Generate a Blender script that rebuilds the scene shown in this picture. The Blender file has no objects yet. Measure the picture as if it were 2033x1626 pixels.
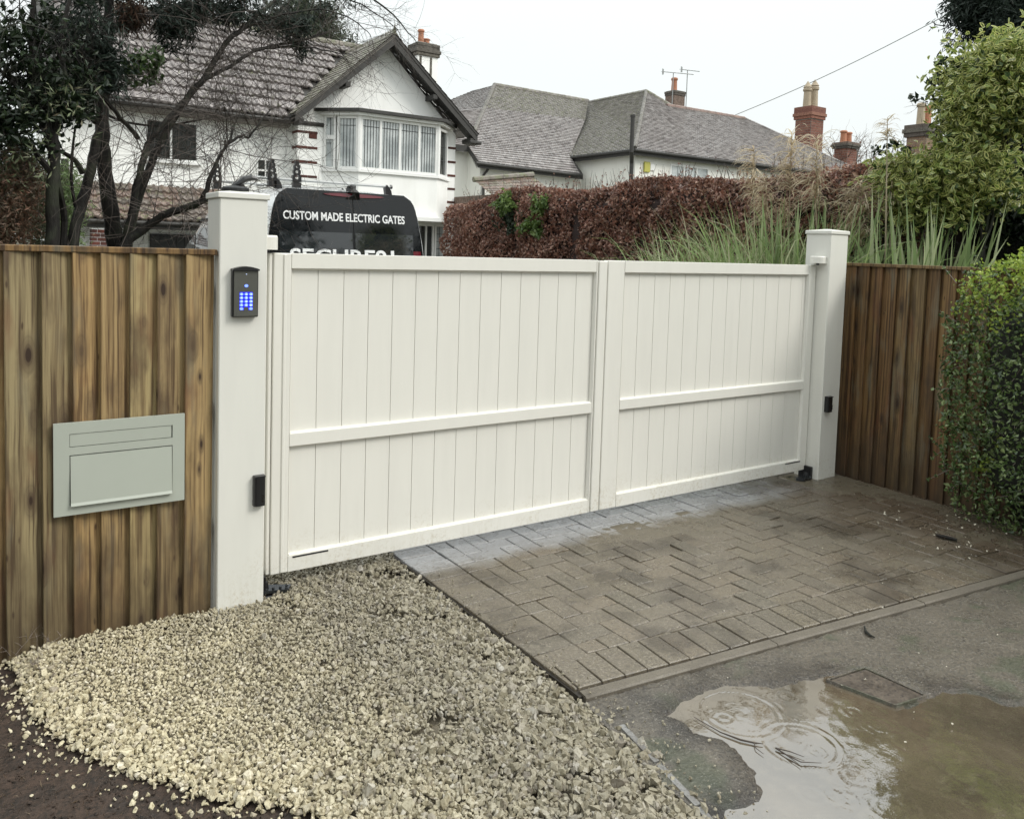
import bpy, bmesh, math, random
import numpy as np
from mathutils import Vector, Matrix
from mathutils.geometry import convex_hull_2d
random.seed(7); np.random.seed(7)
rng = np.random.default_rng(7)
SC = bpy.context.scene
COL = SC.collection
PI = math.pi

# ------------------------------------------------------------------ camera, world, sun, exposure
FPX, PPY, YAW, PITCH, ROLL = 1621.04, 598.15, 33.938, 3.699, 1.7705
CAM = Vector((0.0, -3.433, 1.55))
def _axes():
    a, b, c = (math.radians(v) for v in (YAW, PITCH, ROLL))
    f = Vector((math.sin(a)*math.cos(b), math.cos(a)*math.cos(b), -math.sin(b)))
    r = Vector((math.cos(a), -math.sin(a), 0)); u = r.cross(f)
    return r*math.cos(c)+u*math.sin(c), -r*math.sin(c)+u*math.cos(c), f
RR, UU, FF = _axes()
cd = bpy.data.cameras.new('camera'); cam = bpy.data.objects.new('camera', cd); COL.objects.link(cam)
cam.matrix_world = Matrix(((RR.x, UU.x, -FF.x, CAM.x), (RR.y, UU.y, -FF.y, CAM.y), (RR.z, UU.z, -FF.z, CAM.z), (0, 0, 0, 1)))
cd.sensor_width = 36; cd.lens = FPX/2033*36; cd.shift_y = (PPY-813)/2033
cd.clip_start = 0.05; cd.clip_end = 2000
SC.camera = cam

def ray(x, y): return RR*((x-1016.5)/FPX) - UU*((y-PPY)/FPX) + FF
def onY(x, y, Y):
    v = ray(x, y); return CAM + v*((Y-CAM.y)/v.y)
def onX(x, y, X):
    v = ray(x, y); return CAM + v*((X-CAM.x)/v.x)
def onZ(x, y, Z=0.0):
    v = ray(x, y); return CAM + v*((Z-CAM.z)/v.z)

W = bpy.data.worlds.new('World'); SC.world = W; W.use_nodes = True
nt = W.node_tree; nt.nodes.clear()
o_ = nt.nodes.new('ShaderNodeOutputWorld'); bg = nt.nodes.new('ShaderNodeBackground')
sky = nt.nodes.new('ShaderNodeTexSky'); sky.sky_type = 'NISHITA'; sky.sun_disc = False
SUN_EL, SUN_AZ = 42, 138      # azimuth clockwise from +Y: light comes from behind the camera, from the right
sky.sun_elevation = math.radians(SUN_EL); sky.sun_rotation = math.radians(SUN_AZ)
tc = nt.nodes.new('ShaderNodeTexCoord'); sep = nt.nodes.new('ShaderNodeSeparateXYZ')
nt.links.new(tc.outputs['Generated'], sep.inputs[0])
mr = nt.nodes.new('ShaderNodeMapRange'); mr.inputs[1].default_value = 0; mr.inputs[2].default_value = 1
mr.inputs[3].default_value = 7.3; mr.inputs[4].default_value = 19.0      # overcast sky: brighter to the zenith
pw = nt.nodes.new('ShaderNodeMath'); pw.operation = 'POWER'; pw.use_clamp = True; pw.inputs[1].default_value = 2.2
mc = nt.nodes.new('ShaderNodeMath'); mc.operation = 'MAXIMUM'; mc.inputs[1].default_value = 0
nt.links.new(sep.outputs['Z'], mc.inputs[0]); nt.links.new(mc.outputs[0], pw.inputs[0]); nt.links.new(pw.outputs[0], mr.inputs[0])
ns = nt.nodes.new('ShaderNodeTexNoise'); ns.inputs['Scale'].default_value = 1.6; ns.inputs['Detail'].default_value = 3
nt.links.new(tc.outputs['Generated'], ns.inputs['Vector'])
m1 = nt.nodes.new('ShaderNodeMapRange'); m1.inputs[3].default_value = 0.96; m1.inputs[4].default_value = 1.05
nt.links.new(ns.outputs['Fac'], m1.inputs[0])
mu = nt.nodes.new('ShaderNodeMath'); mu.operation = 'MULTIPLY'
nt.links.new(mr.outputs[0], mu.inputs[0]); nt.links.new(m1.outputs[0], mu.inputs[1])
vs = nt.nodes.new('ShaderNodeVectorMath'); vs.operation = 'SCALE'; vs.inputs[0].default_value = (0.955, 1.0, 0.985)
nt.links.new(mu.outputs[0], vs.inputs['Scale'])
mx = nt.nodes.new('ShaderNodeMix'); mx.data_type = 'RGBA'; mx.inputs[0].default_value = 0.94
nt.links.new(sky.outputs[0], mx.inputs[6]); nt.links.new(vs.outputs[0], mx.inputs[7])
nt.links.new(mx.outputs[2], bg.inputs[0]); bg.inputs[1].default_value = 0.1
nt.links.new(bg.outputs[0], o_.inputs[0])

ld = bpy.data.lights.new('sun', 'SUN'); ld.energy = 1.5; ld.angle = math.radians(22); ld.color = (1.0, 0.965, 0.9)
sun = bpy.data.objects.new('sun', ld); COL.objects.link(sun)
_el, _az = math.radians(SUN_EL), math.radians(SUN_AZ)
sdir = Vector((math.sin(_az)*math.cos(_el), math.cos(_az)*math.cos(_el), math.sin(_el)))
sun.rotation_euler = sdir.to_track_quat('Z', 'Y').to_euler()
VS = SC.view_settings
VS.view_transform = 'Standard'; VS.look = 'None'; VS.exposure = 0.45; VS.gamma = 1; VS.use_curve_mapping = False

# ------------------------------------------------------------------ object helpers
ORG = {}
def tag(o, label=None, cat=None, group=None, kind=None):
    if label: o['label'] = label
    if cat: o['category'] = cat
    if group: o['group'] = group
    if kind: o['kind'] = kind
    return o
def empty(name, loc, label, cat, group=None):
    o = bpy.data.objects.new(name, None); COL.objects.link(o); o.location = loc; o.empty_display_size = .1
    ORG[o.name] = Vector(loc); return tag(o, label, cat, group)
def link(o, parent=None, org=None):
    COL.objects.link(o)
    if parent is not None:
        o.parent = parent; ORG[o.name] = ORG[parent.name].copy()
    else:
        ORG[o.name] = Vector(org if org is not None else (0, 0, 0)); o.location = ORG[o.name]
    return o
def mesh_np(name, V, F, mats, parent=None, org=None, midx=None, smooth=False):
    """V (n,3) world coordinates, F (m,k) indices with the same k"""
    V = np.asarray(V, dtype=np.float32); F = np.asarray(F, dtype=np.int32)
    if parent is not None: o0 = ORG[parent.name]
    elif org is not None: o0 = Vector(org)
    else:
        mn, mxx = V.min(0), V.max(0); o0 = Vector(((mn[0]+mxx[0])/2, (mn[1]+mxx[1])/2, mn[2]))
    V = V - np.array(o0[:], dtype=np.float32)
    me = bpy.data.meshes.new(name); m, k = F.shape
    me.vertices.add(len(V)); me.vertices.foreach_set('co', V.ravel())
    me.loops.add(m*k); me.loops.foreach_set('vertex_index', F.ravel())
    me.polygons.add(m); me.polygons.foreach_set('loop_start', np.arange(m, dtype=np.int32)*k)
    me.polygons.foreach_set('loop_total', np.full(m, k, dtype=np.int32))
    for mt in (mats if isinstance(mats, (list, tuple)) else [mats]): me.materials.append(mt)
    if midx is not None: me.polygons.foreach_set('material_index', np.asarray(midx, dtype=np.int32))
    me.update(calc_edges=True)
    me.polygons.foreach_set('use_smooth', np.full(m, smooth))
    ob = bpy.data.objects.new(name, me)
    return link(ob, parent, o0)

class MB:
    def __init__(s): s.v = []; s.f = []; s.m = []; s.cur = 0
    def add(s, vs, fs, m=None):
        b = len(s.v); s.v += [tuple(v) for v in vs]
        for f in fs: s.f.append([i+b for i in f]); s.m.append(s.cur if m is None else m)
        return s
    def box(s, a, b, m=None):
        x0, y0, z0 = (min(a[i], b[i]) for i in range(3)); x1, y1, z1 = (max(a[i], b[i]) for i in range(3))
        return s.add([(x0,y0,z0),(x1,y0,z0),(x1,y1,z0),(x0,y1,z0),(x0,y0,z1),(x1,y0,z1),(x1,y1,z1),(x0,y1,z1)],
                     [(0,3,2,1),(4,5,6,7),(0,1,5,4),(1,2,6,5),(2,3,7,6),(3,0,4,7)], m)
    def cbox(s, a, b, c=.003, m=None):
        """box with chamfered edges"""
        bm = bmesh.new(); bmesh.ops.create_cube(bm, size=1)
        sz = [abs(a[i]-b[i]) for i in range(3)]; ce = [(a[i]+b[i])/2 for i in range(3)]
        for v in bm.verts: v.co = Vector([ce[i]+v.co[i]*sz[i] for i in range(3)])
        bmesh.ops.bevel(bm, geom=bm.edges[:], offset=min(c, min(sz)*.45), segments=1, affect='EDGES')
        bm.verts.ensure_lookup_table()
        s.add([v.co[:] for v in bm.verts], [[v.index for v in f.verts] for f in bm.faces], m); bm.free(); return s
    def obox(s, o, u, n, ur, nr, zr, m=None):
        """box in a frame: origin o, horizontal unit u, horizontal unit n, z up"""
        o = Vector(o); u = Vector(u); n = Vector(n); z = Vector((0,0,1)); vs = []
        for zz in zr:
            for uu, nn in ((ur[0], nr[0]), (ur[1], nr[0]), (ur[1], nr[1]), (ur[0], nr[1])):
                vs.append((o+u*uu+n*nn+z*zz)[:])
        return s.add(vs, [(0,3,2,1),(4,5,6,7),(0,1,5,4),(1,2,6,5),(2,3,7,6),(3,0,4,7)], m)
    def prism(s, poly, d, m=None):
        """poly: list of 3d points (planar), d: extrusion vector"""
        n = len(poly); d = Vector(d); a = [Vector(p) for p in poly]; b = [p+d for p in a]
        fs = [list(range(n))[::-1], [i+n for i in range(n)]] + [[i, (i+1) % n, (i+1) % n+n, i+n] for i in range(n)]
        return s.add([p[:] for p in a+b], fs, m)
    def tube(s, pts, rad, k=6, cap=True, m=None):
        pts = [Vector(p) for p in pts]; n = len(pts)
        if not isinstance(rad, (list, tuple)): rad = [rad]*n
        vs = []; t0 = (pts[1]-pts[0]).normalized(); a = t0.orthogonal().normalized()
        for i, p in enumerate(pts):
            t = (pts[min(i+1, n-1)]-pts[max(i-1, 0)]).normalized()
            a = (a - t*a.dot(t)); a = a.normalized() if a.length > 1e-6 else t.orthogonal().normalized()
            b = t.cross(a)
            for j in range(k):
                an = 2*PI*j/k; vs.append((p+(a*math.cos(an)+b*math.sin(an))*rad[i])[:])
        fs = [[i*k+j, i*k+(j+1) % k, (i+1)*k+(j+1) % k, (i+1)*k+j] for i in range(n-1) for j in range(k)]
        if cap: fs += [list(range(k))[::-1], [(n-1)*k+j for j in range(k)]]
        return s.add(vs, fs, m)
    def lathe(s, c, prof, k=14, m=None):
        """prof: (radius, z) pairs, around vertical axis at c"""
        c = Vector(c); vs = []
        for r, z in prof:
            for j in range(k): vs.append((c.x+r*math.cos(2*PI*j/k), c.y+r*math.sin(2*PI*j/k), c.z+z))
        n = len(prof)
        fs = [[i*k+j, i*k+(j+1) % k, (i+1)*k+(j+1) % k, (i+1)*k+j] for i in range(n-1) for j in range(k)]
        fs += [list(range(k))[::-1], [(n-1)*k+j for j in range(k)]]
        return s.add(vs, fs, m)
    def build(s, name, mats, parent=None, org=None, smooth=False):
        me = bpy.data.meshes.new(name)
        if parent is not None: o0 = ORG[parent.name]
        elif org is not None: o0 = Vector(org)
        else:
            A = np.array(s.v); mn, mxx = A.min(0), A.max(0); o0 = Vector(((mn[0]+mxx[0])/2, (mn[1]+mxx[1])/2, mn[2]))
        me.from_pydata([(v[0]-o0[0], v[1]-o0[1], v[2]-o0[2]) for v in s.v], [], s.f)
        for mt in (mats if isinstance(mats, (list, tuple)) else [mats]): me.materials.append(mt)
        if any(s.m): me.polygons.foreach_set('material_index', s.m)
        if smooth: me.polygons.foreach_set('use_smooth', [True]*len(s.f))
        me.update(); return link(bpy.data.objects.new(name, me), parent, o0)

# ------------------------------------------------------------------ numpy noise
_L = rng.random((256, 256))
def vnoise(x, y, f=1.0, oct=3, seed=0):
    x = np.asarray(x, float); y = np.asarray(y, float); out = 0; amp = 1; tot = 0
    for k in range(oct):
        X = x*f+seed*17.3+k*31.7; Y = y*f+seed*9.1+k*11.3
        i = np.floor(X).astype(int); j = np.floor(Y).astype(int); a = X-i; b = Y-j
        a = a*a*(3-2*a); b = b*b*(3-2*b)
        g = lambda p, q: _L[p % 256, q % 256]
        out = out+amp*((g(i, j)*(1-a)+g(i+1, j)*a)*(1-b)+(g(i, j+1)*(1-a)+g(i+1, j+1)*a)*b)
        tot += amp; amp *= .5; f *= 2
    return out/tot
def inpoly(x, y, P):
    x = np.asarray(x); y = np.asarray(y); r = np.zeros(x.shape, bool); n = len(P)
    for i in range(n):
        (x0, y0), (x1, y1) = P[i], P[(i+1) % n]
        c = ((y0 > y) != (y1 > y)) & (x < (x1-x0)*(y-y0)/((y1-y0) or 1e-9)+x0); r ^= c
    return r
def polydist(x, y, P, closed=True):
    x = np.asarray(x, float); y = np.asarray(y, float); d = np.full(x.shape, 1e9); n = len(P)
    for i in range(n if closed else n-1):
        ax, ay = P[i]; bx, by = P[(i+1) % n]; dx, dy = bx-ax, by-ay
        t = np.clip(((x-ax)*dx+(y-ay)*dy)/(dx*dx+dy*dy+1e-12), 0, 1)
        d = np.minimum(d, np.hypot(x-ax-t*dx, y-ay-t*dy))
    return d

# ------------------------------------------------------------------ materials
class NT:
    def __init__(s, name):
        s.mat = bpy.data.materials.new(name); s.mat.use_nodes = True; s.t = s.mat.node_tree; s.t.nodes.clear()
        s.out = s.t.nodes.new('ShaderNodeOutputMaterial'); s.b = s.t.nodes.new('ShaderNodeBsdfPrincipled')
        s.t.links.new(s.b.outputs[0], s.out.inputs[0])
    def n(s, t, **k):
        nd = s.t.nodes.new(t)
        for a, v in k.items():
            if a.startswith('i_'):
                key = a[2:]; key = int(key) if key.isdigit() else key.replace('_', ' ')
                s.set(nd.inputs[key], v)
            else: setattr(nd, a, v)
        return nd
    def set(s, sock, v):
        if hasattr(v, 'is_output') or isinstance(v, bpy.types.NodeSocket): s.t.links.new(v, sock)
        elif hasattr(v, 'outputs'): s.t.links.new(v.outputs[0], sock)
        else:
            if sock.type == 'RGBA' and len(v) == 3: v = (*v, 1)
            sock.default_value = v
    def coord(s, kind='Object', scale=(1,1,1), off=None):
        c = s.n('ShaderNodeTexCoord').outputs[kind]
        mp = s.n('ShaderNodeMapping'); s.t.links.new(c, mp.inputs[0]); mp.inputs['Scale'].default_value = scale
        if off is not None: s.t.links.new(off, mp.inputs['Location'])
        return mp.outputs[0]
    def pos(s, scale=(1,1,1)):
        g = s.n('ShaderNodeNewGeometry').outputs['Position']
        mp = s.n('ShaderNodeMapping'); s.t.links.new(g, mp.inputs[0]); mp.inputs['Scale'].default_value = scale
        return mp.outputs[0]
    def noise(s, vec, scale=5, detail=3, rough=.55, dist=0):
        return s.n('ShaderNodeTexNoise', i_Vector=vec, i_Scale=scale, i_Detail=detail, i_Roughness=rough, i_Distortion=dist).outputs['Fac']
    def ramp(s, fac, stops, interp='LINEAR'):
        r = s.n('ShaderNodeValToRGB'); r.color_ramp.interpolation = interp; e = r.color_ramp.elements
        while len(e) < len(stops): e.new(.5)
        for i, (p, c) in enumerate(stops):
            e[i].position = p; e[i].color = (*c, 1) if len(c) == 3 else c
        s.set(r.inputs[0], fac); return r.outputs[0]
    def mix(s, a, b, f, mode='MIX'):
        m = s.n('ShaderNodeMix', data_type='RGBA', blend_type=mode)
        s.set(m.inputs[0], f); s.set(m.inputs[6], a); s.set(m.inputs[7], b); return m.outputs[2]
    def math(s, op, a, b=0.0, clamp=False):
        m = s.n('ShaderNodeMath', operation=op, use_clamp=clamp); s.set(m.inputs[0], a); s.set(m.inputs[1], b); return m.outputs[0]
    def rng(s, v, a, b, c=0., d=1.):
        m = s.n('ShaderNodeMapRange'); s.set(m.inputs[0], v)
        for i, q in enumerate((a, b, c, d)): m.inputs[i+1].default_value = q
        return m.outputs[0]
    def bump(s, h, st=.3, dist=.01):
        b = s.n('ShaderNodeBump', i_Strength=st, i_Distance=dist, i_Height=h); s.t.links.new(b.outputs[0], s.b.inputs['Normal']); return b
    def fin(s, col=None, rough=.6, metal=0, spec=None, coat=None, ior=None):
        if col is not None: s.set(s.b.inputs['Base Color'], col)
        s.set(s.b.inputs['Roughness'], rough); s.set(s.b.inputs['Metallic'], metal)
        if spec is not None: s.set(s.b.inputs['Specular IOR Level'], spec)
        if coat is not None: s.b.inputs['Coat Weight'].default_value = coat; s.b.inputs['Coat Roughness'].default_value = .03
        if ior is not None: s.b.inputs['IOR'].default_value = ior
        return s.mat

def plain(name, c, rough=.5, metal=0, var=.12, scale=6, bump=0, coat=None, bscale=60, spec=None):
    m = NT(name); p = m.coord(); f = m.noise(p, scale, 4)
    col = m.mix([x*(1-var) for x in c], [min(1, x*(1+var)) for x in c], f)
    if bump: m.bump(m.noise(p, bscale, 3), bump, .004)
    rr = m.rng(m.noise(p, scale*2.3, 2), .3, .7, max(0, rough-.05), min(1, rough+.05))
    return m.fin(col, rr, metal, spec, coat)

def wood(name, light, mid, dark, damp=.5, bright=1.0):
    m = NT(name); oi = m.n('ShaderNodeObjectInfo').outputs['Random']
    off = m.n('ShaderNodeCombineXYZ', i_0=m.math('MULTIPLY', oi, 7.1), i_1=m.math('MULTIPLY', oi, 3.7), i_2=m.math('MULTIPLY', oi, 2.3)).outputs[0]
    base = m.coord('Object', (1, 1, 1), off); wv = m.n('ShaderNodeTexNoise', i_Vector=base, i_Scale=3.2, i_Detail=2).outputs['Color']
    bw = m.n('ShaderNodeVectorMath', operation='MULTIPLY_ADD', i_0=wv, i_1=(.014, .01, .03), i_2=base).outputs[0]
    def sc(v, src=None):
        q = m.n('ShaderNodeMapping', i_Vector=src or base); q.inputs['Scale'].default_value = v; return q.outputs[0]
    vo = m.n('ShaderNodeTexVoronoi', voronoi_dimensions='3D', feature='F1', i_Vector=sc((13, 2, 4.6), bw), i_Scale=1.0, i_Randomness=1.0)
    kd = vo.outputs['Distance']; rs = m.n('ShaderNodeSeparateColor', i_0=vo.outputs['Color']).outputs
    has = m.math('GREATER_THAN', rs[0], .42); sz = m.rng(rs[1], 0, 1, .55, 1.5); kq = m.math('DIVIDE', kd, sz)
    kn = m.math('MULTIPLY', m.rng(kq, .085, .12, 1, 0), has); halo = m.math('MULTIPLY', m.rng(kq, .10, .34, 1, 0), has)
    g1 = m.noise(sc((75, 75, 1.3), bw), 1.0, 3, .6); g2 = m.noise(sc((130, 130, 2.5), bw), 1.0, 4, .8); g3 = m.noise(sc((22, 22, .7), bw), 1.0, 2, .5)
    gr = m.math('ADD', m.math('ADD', m.math('MULTIPLY', g1, .38), m.math('MULTIPLY', g2, .32)), m.math('MULTIPLY', g3, .30))
    c = m.mix(light, mid, m.rng(gr, .45, .57)); c = m.mix(c, dark, m.math('MULTIPLY', m.rng(g1, .54, .62), .75)); c = m.mix(c, [min(1, q*1.25) for q in light], m.math('MULTIPLY', m.rng(g1, .46, .38), .5))
    tint = m.ramp(oi, [(0, (1.10, 1.06, .86)), (.25, (.80, .80, .72)), (.5, (1.05, .88, .66)), (.75, (.66, .54, .42)), (1, (.90, .70, .52))]); c = m.mix(c, tint, 1, 'MULTIPLY')
    blot = m.rng(m.noise(sc((9, 9, 3.0), bw), 1.0, 4, .6), .50, .72); c = m.mix(c, dark, m.math('MULTIPLY', blot, .75))
    red = m.rng(m.noise(sc((6, 6, 2.1), bw), 1.3, 3, .6), .56, .70); c = m.mix(c, (.15, .060, .030), m.math('MULTIPLY', red, .45))
    gry = m.rng(m.noise(sc((5, 5, 1.1), bw), 1.9, 3, .6), .55, .72); c = m.mix(c, (.17, .16, .115), m.math('MULTIPLY', gry, .55))
    c = m.mix(c, dark, m.math('MULTIPLY', halo, .80)); ringk = m.math('MULTIPLY', halo, m.rng(m.math('SINE', m.math('MULTIPLY', kq, 60.)), .2, 1)); c = m.mix(c, [q*.6 for q in dark], m.math('MULTIPLY', ringk, .35))
    c = m.mix(c, (.030, .016, .009), m.math('MULTIPLY', kn, .95))
    v2 = m.n('ShaderNodeTexVoronoi', i_Vector=sc((26, 26, 8), bw), i_Scale=1.0).outputs
    sp = m.math('MULTIPLY', m.rng(v2['Distance'], .06, .15, 1, 0), m.math('GREATER_THAN', m.n('ShaderNodeSeparateColor', i_0=v2['Color']).outputs[1], .72)); c = m.mix(c, (.05, .026, .015), m.math('MULTIPLY', sp, .8))
    pz = m.n('ShaderNodeSeparateXYZ', i_0=m.n('ShaderNodeNewGeometry').outputs['Position']).outputs[2]
    dz = m.math('ADD', pz, m.math('MULTIPLY', m.noise(sc((14, 14, 5)), 1.2, 3), -.55))
    c = m.mix(c, (.052, .036, .022), m.math('MULTIPLY', m.rng(dz, -.30, .20, 1, 0), damp))
    m.bump(m.math('ADD', m.math('MULTIPLY', g2, .6), m.math('MULTIPLY', g1, .8)), .5, .003)
    return m.fin(c, m.rng(blot, 0, 1, .62, .42), 0, .35)

def leafmat(name, cols, rough=.4, trans=.25, spec=.5):
    m = NT(name); r = m.n('ShaderNodeNewGeometry').outputs['Random Per Island']
    n = len(cols); c = m.ramp(r, [((i+.5)/n, k) for i, k in enumerate(cols)], 'LINEAR')
    f = m.noise(m.pos(), 3.0, 2); c = m.mix(c, m.mix(c, (.5, .5, .5), 1, 'MULTIPLY'), m.rng(f, .35, .65, 0, .5))
    m.fin(c, rough, 0, spec)
    tr = m.n('ShaderNodeBsdfTranslucent', i_Color=c); ms = m.n('ShaderNodeMixShader', i_0=trans)
    m.t.links.new(m.b.outputs[0], ms.inputs[1]); m.t.links.new(tr.outputs[0], ms.inputs[2]); m.t.links.new(ms.outputs[0], m.out.inputs[0])
    return m.mat

M = {}
M['fence'] = wood('softwood', (.335, .268, .160), (.195, .142, .082), (.078, .050, .030), .75)
M['fence2'] = wood('softwood_damp', (.195, .140, .074), (.108, .071, .038), (.036, .023, .014), .9)
def gatepaint(name, c):
    m = NT(name); p = m.pos()
    st = m.noise(m.pos((9, 9, 1.2)), 1.5, 4, .6)
    c2 = m.mix(c, [q*.965 for q in c], m.rng(st, .4, .7))
    z = m.n('ShaderNodeSeparateXYZ', i_0=p).outputs[2]
    sp = m.noise(p, 55, 4, .85); lo = m.rng(z, .03, .26, 1, 0)
    spl = m.math('MULTIPLY', m.math('MULTIPLY', m.rng(sp, .50, .60), lo), m.rng(m.noise(p, 6, 3), .35, .65))
    c2 = m.mix(c2, (.46, .40, .29), m.math('MULTIPLY', spl, .8))
    dr = m.math('MULTIPLY', m.rng(m.noise(m.pos((60, 60, 5)), 1, 3), .5, .75), m.rng(z, .02, .15, 1, 0)); c2 = m.mix(c2, (.52, .50, .42), m.math('MULTIPLY', dr, .5))
    m.bump(m.noise(p, 900, 2), .12, .0006)
    return m.fin(c2, m.rng(m.noise(p, 14, 3), .3, .7, .34, .44), 0, .42)
M['gate'] = gatepaint('cream_paint', (.745, .728, .672))
M['gatedk'] = plain('gate_groove', (.40, .38, .33), .6)
M['pier'] = gatepaint('cream_powder_coat', (.725, .715, .662))
M['black'] = plain('black_plastic', (.012, .012, .013), .35)
M['blackgloss'] = plain('black_gloss', (.006, .006, .007), .12, coat=.6)
M['blackmetal'] = plain('black_steel', (.018, .018, .019), .32, .4, bump=.2)
M['grease'] = plain('greasy_steel', (.06, .065, .07), .25, .7, var=.5, scale=40)
M['keyface'] = plain('brushed_dark_steel', (.13, .13, .115), .38, .6, bump=.1, bscale=300)
m = NT('blue_lit_key'); m.fin((.05, .08, .5), .3); m.set(m.b.inputs['Emission Color'], (.16, .26, 1.0)); m.b.inputs['Emission Strength'].default_value = 1.6; M['key'] = m.mat
m = NT('blue_glow'); m.fin((.01, .01, .3), .3); m.set(m.b.inputs['Emission Color'], (.0, .0, 1.0)); m.b.inputs['Emission Strength'].default_value = .85; M['keyglow'] = m.mat
m = NT('pale_digit'); m.fin((.5, .6, .9), .3); m.set(m.b.inputs['Emission Color'], (.62, .74, 1.0)); m.b.inputs['Emission Strength'].default_value = .9; M['digit'] = m.mat
M['steel'] = plain('sage_grey_steel', (.40, .425, .37), .42, .0, var=.05, bump=.08, bscale=400)
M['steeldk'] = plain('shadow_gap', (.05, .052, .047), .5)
M['vanwhite'] = plain('van_white', (.78, .79, .79), .2, coat=.7, var=.03)
M['vanblack'] = plain('van_black_wrap', (.006, .007, .008), .06, var=.1)
M['vanglass'] = plain('van_glass', (.016, .019, .021), .02, var=.1, spec=1.0)
M['rubber'] = plain('rubber', (.015, .015, .015), .6)
M['redlens'] = plain('red_lens', (.13, .008, .016), .15, coat=.8)
M['alu'] = plain('aluminium', (.30, .31, .31), .5, .5)
M['print'] = plain('white_lettering', (.85, .86, .86), .5, var=.02)
def render_wall(name, c, dirt=(.46, .45, .40)):
    m = NT(name); p = m.pos(); a = m.noise(m.pos((1, 1, .35)), 1.1, 5, .6)
    cc = m.mix(c, dirt, m.math('MULTIPLY', m.rng(a, .50, .75), .34))
    cc = m.mix(cc, dirt, m.math('MULTIPLY', m.rng(m.noise(m.pos((7, 7, .5)), 1, 4), .54, .8), .18))
    m.bump(m.noise(p, 55, 4, .7), .35, .006); return m.fin(cc, .85, 0, .2)
M['wall'] = render_wall('white_roughcast', (.93, .93, .905), (.58, .57, .53))
M['wall2'] = render_wall('cream_pebbledash', (.86, .85, .80), (.50, .46, .38))
M['upvc'] = plain('white_window_frame', (.83, .83, .81), .35, var=.03)
m = NT('window_glass'); p = m.pos(); f = m.noise(p, 2.2, 3)
m.bump(m.noise(p, 6, 2), .12, .01)
M['glass'] = m.fin(m.mix((.30, .33, .33), (.56, .59, .585), m.rng(f, .38, .62)), .04, 0, .9, ior=1.6)  # pale mottling in the base colour stands in for reflected sky
m = NT('dark_window_glass'); p = m.pos()
m.bump(m.noise(p, 7, 2), .15, .01)
M['glassdk'] = m.fin(m.mix((.012, .015, .015), (.05, .055, .05), m.noise(p, 3, 3)), .05, 0, .6)
M['curtain'] = plain('net_curtain', (.55, .57, .56), .9, var=.2, scale=14)
M['lead'] = plain('lead_came', (.04, .043, .043), .5)
M['timber'] = plain('weathered_black_timber', (.038, .036, .033), .6, var=.6, scale=9, bump=.3)
M['timbergrey'] = plain('worn_grey_timber', (.20, .185, .16), .7, var=.45, scale=16, bump=.3)
def brickmat(name, a, b, c):
    m = NT(name); r = m.n('ShaderNodeObjectInfo').outputs['Random']; g = m.n('ShaderNodeNewGeometry').outputs['Random Per Island']
    x = m.ramp(m.math('FRACT', m.math('ADD', r, g)), [(0, a), (.5, b), (1, c)]); f = m.noise(m.pos(), 14, 4)
    m.bump(m.noise(m.pos(), 80, 3), .4, .004)
    return m.fin(m.mix(x, m.mix(x, (.45, .45, .43), 1, 'MULTIPLY'), m.rng(f, .4, .7)), .8, 0, .25)
M['brickdark'] = brickmat('dark_brick', (.13, .045, .035), (.09, .038, .032), (.16, .055, .04))
M['brickred'] = brickmat('red_brick', (.28, .125, .09), (.21, .095, .075), (.32, .16, .115))
M['bricktan'] = brickmat('buff_brick', (.33, .235, .16), (.27, .17, .12), (.36, .27, .18))
M['brickgrey'] = brickmat('sooty_brick', (.17, .155, .13), (.11, .10, .09), (.22, .16, .13))
M['mortar'] = plain('mortar', (.30, .28, .25), .9, var=.2)
M['potred'] = plain('terracotta', (.40, .17, .095), .7, var=.3, scale=9)
M['potbuff'] = plain('buff_pot', (.38, .31, .22), .7, var=.3, scale=6)
def tilemat(name, cols, moss=.0, mosscol=(.11, .12, .045), gloss=.45, island=True):
    m = NT(name); r = m.n('ShaderNodeObjectInfo').outputs['Random']; g = m.n('ShaderNodeNewGeometry').outputs['Random Per Island']
    q = m.math('FRACT', m.math('ADD', r, g)) if island else r
    n = len(cols); x = m.ramp(q, [(i/(n-1), k) for i, k in enumerate(cols)])
    p = m.pos(); f = m.noise(p, 5, 5, .65); x = m.mix(x, m.mix(x, (.5, .5, .5), 1, 'MULTIPLY'), m.rng(f, .42, .68))
    lic = m.math('MULTIPLY', m.rng(m.noise(p, 17, 3, .7), .60, .68), .6); x = m.mix(x, (.42, .42, .37), lic)
    if moss:
        mm = m.rng(m.noise(p, 7, 4, .7), .62-moss*.3, .72-moss*.25); x = m.mix(x, mosscol, m.math('MULTIPLY', mm, .85))
    m.bump(m.noise(p, 50, 3), .35, .006); return m.fin(x, m.rng(f, .3, .7, gloss, gloss+.25), 0, .5)
M['pantile'] = tilemat('wet_grey_pantile', [(.235, .205, .20), (.28, .25, .245), (.19, .165, .16), (.37, .335, .33)], .12, gloss=.2)
M['porchtile'] = tilemat('orange_brown_pantile', [(.19, .130, .105), (.22, .155, .125), (.15, .120, .10), (.18, .145, .12)], .3, gloss=.4)
M['plaintile'] = tilemat('plain_clay_tile', [(.23, .205, .195), (.29, .265, .255), (.15, .128, .122), (.33, .305, .295), (.22, .195, .19)], .0, gloss=.3)
M['mosstile'] = tilemat('mossy_clay_tile', [(.22, .20, .185), (.27, .25, .23), (.16, .145, .13)], .42, (.15, .155, .085), gloss=.5)
M['hip'] = tilemat('hip_tile_dark', [(.13, .118, .105), (.16, .145, .13), (.10, .09, .08)], .3, (.10, .10, .06))  # darker than the other tiles: shadow along the hips is put into this colour
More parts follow.
